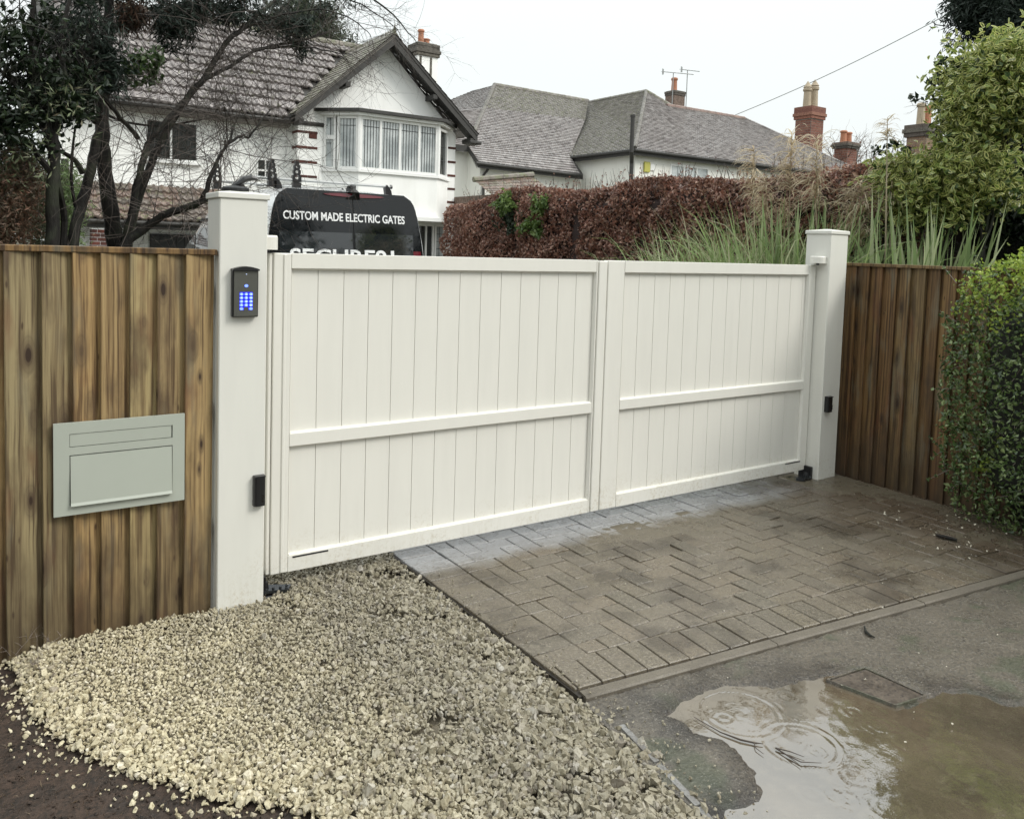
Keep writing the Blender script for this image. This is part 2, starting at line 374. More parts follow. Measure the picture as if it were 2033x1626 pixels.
M['ridge'] = tilemat('ridge_tile', [(.21, .185, .155), (.25, .22, .19), (.16, .14, .12)], .5, (.15, .16, .09))
M['ridgered'] = tilemat('red_ridge_tile', [(.27, .17, .14), (.23, .16, .14), (.31, .21, .17)], .1)

# wet ground surfaces
def paver():
    m = NT('wet_block'); p = m.pos(); r = m.n('ShaderNodeObjectInfo').outputs['Random']
    c = m.ramp(r, [(0, (.132, .110, .076)), (.4, (.152, .127, .087)), (.7, (.120, .104, .075)), (1, (.165, .131, .088))])
    c = m.mix(c, (.060, .048, .037), m.math('MULTIPLY', m.rng(m.noise(p, 70, 3, .85), .48, .60), .8))
    c = m.mix(c, (.140, .118, .092), m.math('MULTIPLY', m.rng(m.noise(p, 3.5, 4, .6), .38, .62), .5)); c = m.mix(c, (.29, .25, .20), m.math('MULTIPLY', m.rng(m.noise(p, 90, 2, .85), .56, .64), .6))     # dried silt film
    c = m.mix(c, m.mix(c, (.52, .50, .48), 1, 'MULTIPLY'), m.rng(m.noise(p, 2.1, 4, .6), .50, .62))
    y = m.n('ShaderNodeSeparateXYZ', i_0=p).outputs
    edge = m.math('ADD', y[1], m.math('MULTIPLY', m.noise(p, 5, 4, .7), .22))
    clean = m.rng(edge, -.04, .09)          # strip rain has washed clean beside the gate
    g = m.mix((.27, .27, .275), (.38, .38, .385), m.math('MULTIPLY', m.noise(p, 11, 4, .7), r))
    g = m.mix(g, (.17, .155, .14), m.rng(m.noise(p, 60, 3), .5, .75)); c = m.mix(c, g, clean)
    x = y[0]; mudn = m.math('ADD', m.math('MULTIPLY', m.math('SUBTRACT', x, 4.05), 1.3), m.math('MULTIPLY', m.math('SUBTRACT', m.noise(p, 4, 4), .5), 1.6))
    c = m.mix(c, (.088, .065, .045), m.math('MULTIPLY', m.rng(mudn, 0, .9), .8))
    m.bump(m.math('ADD', m.noise(p, 110, 3, .8), m.math('MULTIPLY', m.noise(p, 40, 3), .8)), .6, .005)
    return m.fin(c, m.rng(m.noise(p, 5, 4), .40, .60, .13, .42), 0, .7)
M['paver'] = paver()
def mud(name, a, b, c3, scale=8, rough=(.35, .7), fine=85):
    m = NT(name); p = m.pos(); f = m.noise(p, scale, 5, .65); g = m.noise(p, fine, 3, .75)
    c = m.mix(a, b, m.rng(f, .35, .65)); c = m.mix(c, c3, m.math('MULTIPLY', m.rng(g, .48, .64), .8)); c = m.mix(c, [min(1, q*1.7) for q in b], m.math('MULTIPLY', m.rng(m.noise(p, fine*1.4, 2, .8), .57, .68), .5))
    m.bump(m.math('ADD', g, m.math('MULTIPLY', m.noise(p, 30, 3), 1.)), .5, .004 if 'leaf_mould' not in name else .012)
    return m.fin(c, m.rng(f, .35, .65, *rough), 0, .5)
M['silt'] = mud('silt', (.118, .100, .072), (.140, .119, .086), (.070, .057, .043), 6, (.2, .45))
M['joint'] = mud('joint_dirt', (.020, .016, .012), (.032, .026, .019), (.012, .010, .008))
M['soil'] = mud('dark_leaf_mould', (.022, .015, .011), (.058, .037, .026), (.010, .008, .006), 11, (.7, .9), 60)
M['soil2'] = mud('drain_litter', (.050, .038, .028), (.095, .074, .055), (.02, .014, .011), 14, (.35, .6), 60)
M['underbed'] = mud('sub_base', (.27, .24, .17), (.17, .145, .105), (.07, .055, .04), 14, (.5, .8), 90)
M['land'] = mud('far_ground', (.05, .06, .03), (.07, .065, .04), (.03, .03, .02), 2, (.8, .95), 30)
def asphalt():
    m = NT('wet_asphalt'); p = m.pos(); f = m.noise(p, 3.2, 5, .65); g = m.noise(p, 80, 4, .85)
    c = m.mix((.048, .045, .043), (.145, .127, .102), m.rng(f, .38, .62))
    xx = m.n('ShaderNodeSeparateXYZ', i_0=p).outputs
    br = m.rng(m.math('ADD', xx[0], m.math('MULTIPLY', f, 1.2)), 2.2, 3.4); c = m.mix(c, (.125, .104, .075), m.math('MULTIPLY', br, .75))
    c = m.mix(c, (.035, .031, .028), m.math('MULTIPLY', m.rng(g, .48, .60), .8))
    c = m.mix(c, (.30, .28, .24), m.math('MULTIPLY', m.rng(m.noise(p, 115, 2, .85), .58, .68), .75))
    gr = m.math('MULTIPLY', m.rng(m.noise(p, 4.2, 3), .55, .63), .5); c = m.mix(c, (.06, .075, .04), gr)
    wet = m.n('ShaderNodeAttribute', attribute_name='wet').outputs['Fac']; c = m.mix(c, m.mix(c, (.50, .47, .45), 1, 'MULTIPLY'), wet)
    m.bump(m.math('ADD', g, m.math('MULTIPLY', m.noise(p, 40, 3), .8)), .8, .007)
    return m.fin(c, m.math('MULTIPLY', m.rng(f, .35, .65, .20, .42), m.rng(wet, 0, 1, 1, .6)), 0, .6)
M['asphalt'] = asphalt()
m = NT('muddy_water'); p = m.pos(); f = m.noise(p, 3.0, 4, .6); g = m.noise(p, 26, 4, .7)
c = m.mix((.118, .093, .064), (.072, .058, .041), m.rng(f, .35, .65)); c = m.mix(c, (.17, .14, .10), m.math('MULTIPLY', m.rng(g, .5, .75), .4))
m.bump(m.noise(p, 22, 3, .6), .10, .004)
M['water'] = m.fin(c, .03, 0, 1.0, ior=2.1)
M['kerb'] = mud('worn_concrete', (.150, .130, .100), (.112, .096, .074), (.07, .06, .048), 5, (.4, .7), 160)
M['concrete'] = mud('pale_concrete', (.24, .24, .235), (.14, .13, .12), (.09, .085, .08), 7, (.3, .6), 90)
m = NT('limestone_chip'); r = m.n('ShaderNodeNewGeometry').outputs['Random Per Island']; p = m.pos()
c = m.ramp(r, [(0, (.40, .345, .225)), (.2, (.52, .465, .315)), (.45, (.60, .54, .385)), (.62, (.45, .395, .265)), (.8, (.66, .60, .45)), (.93, (.30, .255, .185)), (1, (.72, .67, .54))])
x = m.n('ShaderNodeSeparateXYZ', i_0=p).outputs
wet = m.math('ADD', x[0], m.math('MULTIPLY', m.noise(p, 4, 4), .9)); c = m.mix(c, m.mix(c, (.52, .525, .56), 1, 'MULTIPLY'), m.rng(wet, 1.0, 1.75))
c = m.mix(c, m.mix(c, (.5, .46, .40), 1, 'MULTIPLY'), m.rng(m.noise(p, 130, 3), .48, .7))
m.bump(m.noise(p, 260, 3), .35, .002)
M['gravel'] = m.fin(c, m.rng(m.noise(p, 20, 2), .3, .7, .32, .65), 0, .5)
m = NT('bark'); p = m.pos((1, 1, .3)); c = m.mix((.008, .007, .006), (.026, .023, .019), m.rng(m.noise(p, 26, 5, .7), .42, .68)); c = m.mix(c, (.05, .06, .035), m.math('MULTIPLY', m.rng(m.noise(m.pos(), 6, 3), .5, .65), .5))
m.bump(m.noise(p, 60, 4, .7), .7, .01); M['bark'] = m.fin(c, .75, 0, .3)
M['twig'] = plain('twig', (.055, .042, .034), .7, var=.4, scale=5)
M['paletwig'] = plain('pale_twig', (.20, .165, .14), .8, var=.3)
M['copper'] = leafmat('copper_beech_leaf', [(.13, .060, .043), (.28, .125, .085), (.38, .185, .125), (.16, .075, .054), (.56, .37, .28), (.23, .100, .070), (.36, .21, .15)], .34, .25, .6)
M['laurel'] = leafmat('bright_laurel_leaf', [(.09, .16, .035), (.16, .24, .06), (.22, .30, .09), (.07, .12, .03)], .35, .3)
M['yew'] = leafmat('conifer_spray', [(.010, .019, .014), (.015, .028, .019), (.022, .038, .024), (.008, .015, .011), (.030, .048, .034)], .6, .12, .3)
M['brownyew'] = leafmat('browned_spray', [(.10, .055, .035), (.065, .042, .028), (.13, .07, .045), (.04, .035, .022)], .6, .15, .3)
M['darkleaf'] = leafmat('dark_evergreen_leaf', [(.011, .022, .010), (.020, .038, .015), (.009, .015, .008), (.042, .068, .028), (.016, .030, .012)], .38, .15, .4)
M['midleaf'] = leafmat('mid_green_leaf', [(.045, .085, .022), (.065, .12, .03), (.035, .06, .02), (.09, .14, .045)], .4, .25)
M['ivy'] = leafmat('olive_hedge_leaf', [(.13, .16, .085), (.18, .22, .11), (.09, .11, .06), (.24, .27, .15), (.16, .14, .09)], .45, .2)
M['brownleaf'] = leafmat('rusty_hedge_leaf', [(.20, .12, .08), (.13, .10, .065), (.28, .15, .10), (.12, .11, .07)], .5, .2)
M['limeleaf'] = leafmat('lime_leaf', [(.15, .22, .08), (.20, .27, .11), (.11, .17, .06)], .45, .35)
M['vari_c'] = leafmat('variegated_centre', [(.12, .175, .04), (.17, .24, .06), (.08, .12, .032), (.21, .28, .08)], .32, .3)
M['vari_m'] = leafmat('variegated_margin', [(.66, .66, .24), (.50, .54, .16), (.76, .74, .34), (.34, .42, .11)], .34, .35)
M['privet'] = leafmat('privet_leaf', [(.085, .145, .040), (.055, .095, .032), (.15, .22, .062), (.07, .115, .042), (.32, .40, .17), (.04, .07, .028)], .26, .25, .6)
M['privetnew'] = leafmat('privet_new_leaf', [(.36, .46, .07), (.48, .57, .12), (.26, .37, .06), (.18, .27, .05)], .32, .4)
M['grass'] = leafmat('grass_blade', [(.30, .42, .15), (.40, .52, .22), (.20, .30, .10), (.52, .58, .34), (.58, .56, .38)], .5, .35)
M['flax'] = leafmat('flax_blade', [(.26, .36, .14), (.34, .44, .20), (.17, .25, .09), (.50, .56, .32)], .35, .3)
M['straw'] = leafmat('straw_stem', [(.52, .44, .30), (.44, .37, .25), (.60, .52, .38)], .6, .2)
M['plume'] = leafmat('plume_strand', [(.60, .50, .35), (.70, .60, .44), (.48, .39, .27), (.76, .67, .51)], .8, .5)
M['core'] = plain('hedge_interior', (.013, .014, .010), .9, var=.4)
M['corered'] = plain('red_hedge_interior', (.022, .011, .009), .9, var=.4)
M['litter'] = leafmat('leaf_litter', [(.10, .06, .035), (.06, .04, .025), (.20, .15, .10), (.04, .03, .02), (.13, .09, .05)], .6, .1)
M['whitechip'] = plain('pale_chip', (.62, .58, .48), .6)
M['bedtop'] = M['joint']
M['alarm'] = plain('yellow_alarm_box', (.50, .47, .10), .4)
M['doorgrey'] = plain('dark_grey_door', (.045, .047, .046), .5, var=.2)
M['cable'] = plain('cable', (.30, .31, .31), .5)

# ================================================================== GROUND (setting)
GX, GY = 220, 220
b = MB(); b.box((-GX, -GY, -.6), (GX, GY+60, -.16)); tag(b.build('ground', M['land'], org=(0, 0, -.6)), kind='structure')

KA = Vector((1.786, -1.307, 0)); KD = (Vector((4.399, -1.568, 0))-KA).normalized(); KN = Vector((-KD.y, KD.x, 0))   # kerb line and its inner normal
def kerb_y(x): return KA.y+(x-KA.x)*KD.y/KD.x

# asphalt drive in front of the kerb, with the hollow the puddle lies in
pud_px = [(1325,1418),(1345,1395),(1385,1367),(1430,1353),(1500,1352),(1560,1358),(1600,1346),(1650,1336),(1690,1347),(1740,1371),(1790,1394),(1840,1381),(1870,1366),(1930,1373),(1990,1391),(2060,1402),(2180,1440),(2300,1640),(1900,1800),(1560,1760),(1420,1640),(1440,1608),(1500,1580),(1490,1540),(1470,1500),(1430,1462),(1370,1455)]
PUD = [onZ(x, y, -.02)[:2] for x, y in pud_px]
xs = np.arange(1.70, 7.6, .0165); ys = np.arange(-3.6, -1.2, .0165)
XX, YY = np.meshgrid(xs, ys)
ins = inpoly(XX, YY, PUD); dd = polydist(XX, YY, PUD)*np.where(ins, 1, -1)
dd = dd+(vnoise(XX, YY, 14, 3, 3)-.5)*.07
ZZ = -.016+(vnoise(XX, YY, 9, 4, 1)-.5)*.010+(vnoise(XX, YY, 55, 2, 2)-.5)*.005-np.clip((dd+.008)/.022, 0, 1)*.0125-np.clip(dd, 0, .16)*.12
ICP = [tuple(onZ(*p, -.012)[:2]) for p in ((1640, 1346), (1715, 1322), (1840, 1378), (1780, 1398))]
ZZ = np.where(inpoly(XX, YY, ICP), -.034, ZZ)
ZZ += np.clip(XX-4.4, 0, 3)*.006
idx = np.arange(XX.size).reshape(XX.shape)
q = np.stack([idx[:-1,:-1], idx[:-1,1:], idx[1:,1:], idx[1:,:-1]], -1).reshape(-1, 4)
cx = XX[:-1,:-1].ravel(); cy = YY[:-1,:-1].ravel()
keep = (cy < KA.y+(cx-KA.x)*KD.y/KD.x-.02) & (cx > 1.76-(cy+1.5)*(-.14)*0+(cy+1.35)*.14)
tag(mesh_np('drive', np.stack([XX.ravel(), YY.ravel(), ZZ.ravel()], 1), q[keep], M['asphalt'], smooth=True), kind='structure')
WA = bpy.data.objects['drive'].data.attributes.new('wet', 'FLOAT', 'POINT'); WA.data.foreach_set('value', np.clip(1+np.where(ins, 0, -polydist(XX, YY, PUD))/.11+(vnoise(XX, YY, 9, 3, 44)-.5)*1.4, 0, 1).ravel().astype(np.float32))

# puddle water with rain rings
rings = [(1470,1415,.135,1.0),(1590,1478,.120,1.0),(1437,1425,.030,.6),(1620,1492,.022,.7),(1693,1412,.028,.6),(1612,1575,.030,.8),(1653,1580,.020,.6),(1683,1586,.020,.6),(1745,1440,.05,.4),(1860,1519,.02,.5),(1560,1380,.03,.4),(1800,1470,.06,.3),(1700,1540,.05,.3),(1540,1620,.04,.4),(1760,1600,.05,.3)]
xs = np.arange(1.72, 6.2, .0088); ys = np.arange(-3.3, -1.4, .0088); XX, YY = np.meshgrid(xs, ys)
ZZ = np.full(XX.shape, -.0265)
for px, py, r, a in rings:
    c = onZ(px, py, -.026); d = np.hypot(XX-c.x, YY-c.y)
    ZZ += a*.00085*np.sin((d-r)*2*PI/.024)*np.exp(-((d-r)/.016)**2)
    ZZ += a*.0004*np.sin(d*2*PI/.020)*np.exp(-(d/.015)**2)
ZZ += (vnoise(XX, YY, 24, 2, 5)-.5)*.0007
idx = np.arange(XX.size).reshape(XX.shape); q = np.stack([idx[:-1,:-1], idx[:-1,1:], idx[1:,1:], idx[1:,:-1]], -1).reshape(-1, 4)
cx = XX[:-1,:-1].ravel(); cy = YY[:-1,:-1].ravel(); PB = PUD
keep = inpoly(cx, cy, PB) | (polydist(cx, cy, PB) < .05)
tag(mesh_np('puddle_water', np.stack([XX.ravel(), YY.ravel(), ZZ.ravel()], 1), q[keep], M['water'], smooth=True), kind='structure')

# soil and sub-base left of the paving
xs = np.arange(-2.2, 1.80, .02); ys = np.arange(-3.6, .9, .02); XX, YY = np.meshgrid(xs, ys)
grav_px = [(-60,1285),(18,1318),(62,1425),(130,1480),(280,1545),(420,1580),(560,1600),(700,1650),(860,1720)]
GB = [tuple(onZ(x, y, -.03)[:2]) for x, y in grav_px]
GRAV = GB+[(1.70, -2.55), (1.735, -2.0), (1.80, -1.5), (1.82, -1.36), (1.775, -1.30), (1.775, .5), (.9, .5), (.9, .03), (-.2, .03)]
def soil_h(X, Y):
    return -.050+(vnoise(X, Y, 4, 3, 8)-.5)*.03+(vnoise(X, Y, 30, 3, 9)-.5)*.022
ZZ = soil_h(XX, YY); ZZ = np.where(XX > 1.7, np.minimum(ZZ, -.045), ZZ)
idx = np.arange(XX.size).reshape(XX.shape); q = np.stack([idx[:-1,:-1], idx[:-1,1:], idx[1:,1:], idx[1:,:-1]], -1).reshape(-1, 4)
cx = XX[:-1,:-1].ravel()+.01; cy = YY[:-1,:-1].ravel()+.01; ing = inpoly(cx, cy, GRAV) & (polydist(cx, cy, GRAV) > .05)
soilo = mesh_np('verge_soil', np.stack([XX.ravel(), YY.ravel(), ZZ.ravel()], 1), q, [M['soil'], M['underbed']], midx=ing.astype(int), smooth=True)
tag(soilo, kind='structure')

# gravel: angular limestone chips, far too many to count
def hull_variants(n, npts):
    out = []
    for k in range(n):
        P = rng.normal(size=(npts, 3)); P /= np.linalg.norm(P, axis=1)[:, None]; P *= rng.uniform(.78, 1.0, (npts, 1))
        P *= np.array([1, rng.uniform(.6, .95), rng.uniform(.45, .8)])
        bm = bmesh.new(); vs = [bm.verts.new(p) for p in P]; r = bmesh.ops.convex_hull(bm, input=vs)
        bmesh.ops.delete(bm, geom=[v for v in bm.verts if not v.link_faces], context='VERTS')
        bmesh.ops.triangulate(bm, faces=bm.faces[:]); bm.verts.index_update()
        out.append((np.array([v.co[:] for v in bm.verts]), np.array([[v.index for v in f.verts] for f in bm.faces]))); bm.free()
    return out
HV = hull_variants(24, 11)
def rotmats(n):
    qn = rng.normal(size=(n, 4)); qn /= np.linalg.norm(qn, axis=1)[:, None]; w, x, y, z = qn.T
    return np.stack([np.stack([1-2*(y*y+z*z), 2*(x*y-z*w), 2*(x*z+y*w)], -1), np.stack([2*(x*y+z*w), 1-2*(x*x+z*z), 2*(y*z-x*w)], -1), np.stack([2*(x*z-y*w), 2*(y*z+x*w), 1-2*(x*x+y*y)], -1)], 1)
def scatter(P, S, variants):
    V, F, off = [], [], 0; R = rotmats(len(P)); which = rng.integers(0, len(variants), len(P))
    for k, (hv, hf) in enumerate(variants):
        s = np.where(which == k)[0]
        if not len(s): continue
        vv = np.einsum('nij,mj->nmi', R[s], hv)*S[s][:, None, None]+P[s][:, None, :]
        V.append(vv.reshape(-1, 3)); F.append((hf[None]+(np.arange(len(s))*len(hv))[:, None, None]+off).reshape(-1, 3)); off += len(s)*len(hv)
    return np.concatenate(V), np.concatenate(F)
def gravel_top(X, Y):
    e = np.clip(polydist(X, Y, GB, False)/.16, 0, 1)
    t = -.040+.040*e**.6+(vnoise(X, Y, 5, 3, 12)-.5)*.022
    t -= .014*np.clip((X-1.45)/.3, 0, 1)+.012*np.clip((-Y-1.0)/.7, 0, 1)
    return t
def jgrid(x0, x1, y0, y1, s):
    X, Y = np.meshgrid(np.arange(x0, x1, s), np.arange(y0, y1, s)); X = X.ravel(); Y = Y.ravel()
    return X+rng.uniform(-.5, .5, X.size)*s, Y+rng.uniform(-.5, .5, X.size)*s
PP, SS = [], []
for sp, lo, hi, dz in ((.0125, .0062, .0110, -.005), (.0150, .0065, .0120, .0), (.034, .010, .016, .003), (.075, .014, .021, .006)):
    X, Y = jgrid(-.3, 1.80, -2.4, .5, sp)
    big = np.clip((X-.9)/.7, 0, 1)*.75+np.clip((-Y-.6)/1.0, 0, 1)*.45+(polydist(X, Y, GB, False) < .16)*.5
    ok = inpoly(X, Y, GRAV); dens = vnoise(X, Y, 6, 3, 21); e = polydist(X, Y, GRAV)
    if sp > .02: ok &= rng.random(X.size) < (.15+big*.9)
    ok &= (rng.random(X.size) < np.clip(e/.03+.35, 0, 1))
    ok &= ~((X > 1.05) & (dens > .72) & (rng.random(X.size) < .8) & (sp < .02))
    X, Y, big = X[ok], Y[ok], big[ok]
    s = rng.uniform(lo, hi, X.size)*(1+big*.55)
    Z = gravel_top(X, Y)+dz+rng.uniform(-.006, .005, X.size)
    PP.append(np.stack([X, Y, Z], 1)); SS.append(s)
# strays on soil, paving and beyond the edge
for n, fn in ((260, lambda: (GB[rng.integers(0, len(GB)-2)])),):
    for k in range(n):
        j = rng.integers(1, len(GB)-1); t = rng.random(); ax, ay = GB[j-1]; bx, by = GB[j]
        x = ax+(bx-ax)*t; y = ay+(by-ay)*t; d = abs(rng.normal())*.07; x -= d*.45; y -= d*.85
        PP.append(np.array([[x, y, float(soil_h(np.array(x), np.array(y)))+.006]])); SS.append(np.array([rng.uniform(.004, .014)]))
for k in range(70):
    y = rng.uniform(-1.45, -.1); x = 1.79+abs(rng.normal())*.05; PP.append(np.array([[x, y, .006]])); SS.append(np.array([rng.uniform(.003, .008)]))
for k in range(150):
    y = rng.uniform(-2.3, -1.34); x = 1.80+(y+1.4)*.12+abs(rng.normal())*.07; PP.append(np.array([[x, y, -.008]])); SS.append(np.array([rng.uniform(.003, .010)]))
PP = np.concatenate(PP); SS = np.concatenate(SS)
V, F = scatter(PP, SS, HV)
tag(mesh_np('gravel', V, F, M['gravel']), kind='stuff')

# ---------------- block paving: herringbone, edge courses, each block its own object
paving = bpy.data.objects.new('paving', None)
bed = MB(); x1 = 6.0
bed.prism([(1.775, kerb_y(1.775)+.01, -.075), (x1, kerb_y(x1)+.01, -.075), (x1, .46, -.075), (1.775, .46, -.075)], (0, 0, .066))
paving = bed.build('paving', M['joint'], org=(1.775, 0, -.075)); tag(paving, kind='structure')
def clip_poly(P, n, c):
    out = []
    for i in range(len(P)):
        a, b = P[i], P[(i+1) % len(P)]; da = n[0]*a[0]+n[1]*a[1]-c; db = n[0]*b[0]+n[1]*b[1]-c
        if da >= 0: out.append(a)
        if da*db < 0: t = da/(da-db); out.append((a[0]+(b[0]-a[0])*t, a[1]+(b[1]-a[1])*t))
    return out
def block_mesh(P):
    """a block top with eased edges; P is its outline around (0,0)"""
    n = len(P); cx = sum(p[0] for p in P)/n; cy = sum(p[1] for p in P)/n; e = .0032; v = []
    def inset(p, d):
        L = math.hypot(p[0]-cx, p[1]-cy) or 1; return (p[0]-(p[0]-cx)/L*d*1.3, p[1]-(p[1]-cy)/L*d*1.3)
    v = [(*p, -.05) for p in P]+[(*p, -.003) for p in P]+[(*inset(p, e), 0) for p in P]
    f = [[i, (i+1) % n, n+(i+1) % n, n+i] for i in range(n)]+[[n+i, n+(i+1) % n, 2*n+(i+1) % n, 2*n+i] for i in range(n)]+[[2*n+i for i in range(n)]]
    me = bpy.data.meshes.new('block'); me.from_pydata(v, [], f); me.materials.append(M['paver']); me.update(); return me
g_ = .0030; BL = .2042; BW = .1021
full = block_mesh([(-BL/2+g_, -BW/2+g_), (BL/2-g_, -BW/2+g_), (BL/2-g_, BW/2-g_), (-BL/2+g_, BW/2-g_)])
NB = 0; stuffV = []; 
def put_block(me, x, y, rot):
    global NB
    o = bpy.data.objects.new('block', me); COL.objects.link(o); o.parent = paving
    z = (float(vnoise(x, y, 2.5, 2, 4))-.5)*.010+random.uniform(-.0022, .0022)
    o.location = Vector((x, y, z))-ORG[paving.name]
    o.rotation_euler = (random.gauss(0, .010), random.gauss(0, .010), rot+random.gauss(0, .006)); NB += 1
PX0 = 1.782; NYk = 9; front_w = BL+.004
def flim(x): return kerb_y(x)+.03+front_w      # inner limit of the front course
# left course: blocks laid across the edge
y = .33
while y > -1.30:
    if y > flim(PX0)+.0: put_block(full, PX0+BL/2, y-BW/2, 0)
    y -= BW
# front course, square to the kerb
ang = math.atan2(KD.y, KD.x); s = -2*BW
while KA.x+s*KD.x < 5.95 and NB < 300:
    c = KA+KD*(s+BW/2+.006)+KN*(.045+BL/2); R4 = [c+KD*a*(BW/2-g_)+KN*b_*(BL/2-g_) for a, b_ in ((-1, -1), (1, -1), (1, 1), (-1, 1))]
    Q = clip_poly([(p.x, p.y) for p in R4], (1, 0), PX0+g_)
    if s > .12: put_block(full, c.x, c.y, ang+PI/2)
    elif len(Q) > 2:
        qx = sum(p[0] for p in Q)/len(Q); qy = sum(p[1] for p in Q)/len(Q); put_block(block_mesh([(p[0]-qx, p[1]-qy) for p in Q]), qx, qy, 0)
    s += BW
# herringbone field
nclip = (KN.x, KN.y); cclip = (KA+KN*(.045+BL+.003)).dot(KN)
X0 = PX0+BL
cand = []
for i in range(-1, 36):
    for j in range(-1, 18):
        mm = (i+j) % 4
        if mm == 0: cand.append((X0+i*BW, .33-(j+1)*BW, 2*BW, BW, 0))
        elif mm == 2: cand.append((X0+i*BW, .33-(j+2)*BW, BW, 2*BW, 1))
for x, y, w, h, v in sorted(cand, key=lambda c: (c[0]-0)**2+(c[1]+3.4)**2):
    if y+h/2 > .36 or y+h < -1.75: continue
    if x > 5.17 and y > -.95: continue
    if x > 5.8 or (y > .14 and x > 4.9): continue
    P = [(x+g_, y+g_), (x+w-g_, y+g_), (x+w-g_, y+h-g_), (x+g_, y+h-g_)]
    Q = clip_poly(clip_poly(P, (1, 0), X0+g_), nclip, cclip)
    if len(Q) < 3: continue
    A = abs(sum(Q[k][0]*Q[(k+1) % len(Q)][1]-Q[(k+1) % len(Q)][0]*Q[k][1] for k in range(len(Q))))/2
    if A < .0008: continue
    cx = sum(p[0] for p in Q)/len(Q); cy = sum(p[1] for p in Q)/len(Q)
    if NB < 299:
        if A > .99*(w-2*g_)*(h-2*g_): put_block(full, x+w/2, y+h/2, PI/2 if v else 0)
        else: put_block(block_mesh([(p[0]-cx, p[1]-cy) for p in Q]), cx, cy, 0)
    else: stuffV.append(Q)
if stuffV:
    b = MB()
    for Q in stuffV: b.prism([(p[0], p[1], -.05) for p in Q], (0, 0, .05+random.uniform(-.003, .002)))
    tag(b.build('block_remainder', M['paver'], paving), kind='stuff')
# silt washed over the joints
xs = np.arange(1.84, 6.1, .012); ys = np.arange(-1.78, .2, .012); XX, YY = np.meshgrid(xs, ys)
cover = -.0066+(vnoise(XX, YY, 2.6, 4, 31)-.42)*.010+(vnoise(XX, YY, 30, 3, 33)-.5)*.0075
cover += np.clip((XX-4.1)/1.2, 0, 1)*.0055+np.clip((YY+.55)/.5, 0, 1)*.003*(XX > 2.9)-np.clip((YY+.02)/.08, 0, 1)*.014*(XX < 4.75)
cover -= np.clip(1-(YY-(KA.y+(XX-KA.x)*KD.y/KD.x))/.35, 0, 1)*.004*(XX < 4.6)
cover += np.clip((XX-4.55+(.3-YY)*-.35)/.6, 0, 1)*.012
idx = np.arange(XX.size).reshape(XX.shape); q = np.stack([idx[:-1,:-1], idx[:-1,1:], idx[1:,1:], idx[1:,:-1]], -1).reshape(-1, 4)
cx = XX[:-1,:-1].ravel(); cy = YY[:-1,:-1].ravel(); keep = (cy > KA.y+(cx-KA.x)*KD.y/KD.x+.05) & ~((cx > 5.16) & (cy > -.98))
tag(mesh_np('silt', np.stack([XX.ravel(), YY.ravel(), cover.ravel()], 1), q[keep], M['silt'], smooth=True), kind='stuff')
# kerb edging
b = MB(); L = 4.6; n = 5
k0 = KA-KN*.012
for i in range(n):
    a = k0+KD*(L*i/n+.002); c = k0+KD*(L*(i+1)/n-.002); w = KN*.052
    b = MB(); zt = -.001+random.uniform(-.002, .002)
    b.add([(p.x, p.y, z) for z, off in ((-.08, 0), (zt-.006, 0), (zt, .006)) for p in (a+KN*off, c+KN*off, c+w-KN*off, a+w-KN*off)],
          [(0,1,5,4),(1,2,6,5),(2,3,7,6),(3,0,4,7),(4,5,9,8),(5,6,10,9),(6,7,11,10),(7,4,8,11),(8,9,10,11)])
    if i == 0: kerb = b.build('kerb', M['kerb']); tag(kerb, kind='structure')
    else: b.build('kerb_stone', M['kerb'], kerb)
b = MB(); pe = [onZ(1228, 1438, -.01), onZ(1300, 1513, -.01), onZ(1381, 1598, -.01), onZ(1470, 1700, -.01)]
for i in range(3):
    a, c = pe[i], pe[i+1]; d = (c-a).normalized(); nn = Vector((-d.y, d.x, 0)); a = a+d*.003; c = c-d*.003
    b.prism([(a.x, a.y, -.1), (c.x, c.y, -.1), (c.x+nn.x*.020, c.y+nn.y*.020, -.1), (a.x+nn.x*.020, a.y+nn.y*.020, -.1)], (0, 0, .0895-.002*i))
tag(b.build('edging_strip', M['concrete']), kind='structure')

# drain cover sunk in the drive
ic = [onZ(*p, -.012) for p in ((1640, 1346), (1715, 1322), (1840, 1378), (1780, 1398))]
cc = sum(ic, Vector())/4; t = empty('drain_cover', (cc.x, cc.y, -.03), 'sunken square drain cover full of brown leaves beside the puddle', 'drain cover')
b = MB(); 
for i in range(4):
    a, c = ic[i], ic[(i+1) % 4]; ai = a+(cc-a)*.05; ci = c+(cc-c)*.05
    b.prism([(a.x, a.y, -.03), (c.x, c.y, -.03), (ci.x, ci.y, -.03), (ai.x, ai.y, -.03)], (0, 0, .0150))
b.build('frame', M['asphalt'], t)
b = MB(); b.prism([((p+(cc-p)*.09).x, (p+(cc-p)*.09).y, -.035) for p in ic], (0, 0, .0165)); b.build('plate', M['soil2'], t)
def text_mesh(txt, name, mat, size=1.0, ext=.004, off=0.0, center=False):
    """lettering as a real mesh"""
    cu = bpy.data.curves.new('letters', 'FONT'); cu.body = txt; cu.size = size; cu.extrude = ext; cu.offset = off; cu.resolution_u = 4
    if center: cu.align_x = 'CENTER'; cu.align_y = 'CENTER'
    o = bpy.data.objects.new('letters', cu); COL.objects.link(o); dg = bpy.context.evaluated_depsgraph_get()
    me = bpy.data.meshes.new_from_object(o.evaluated_get(dg)); bpy.data.objects.remove(o); bpy.data.curves.remove(cu)
    me.materials.clear(); me.materials.append(mat); ob = bpy.data.objects.new(name, me); COL.objects.link(ob); return ob

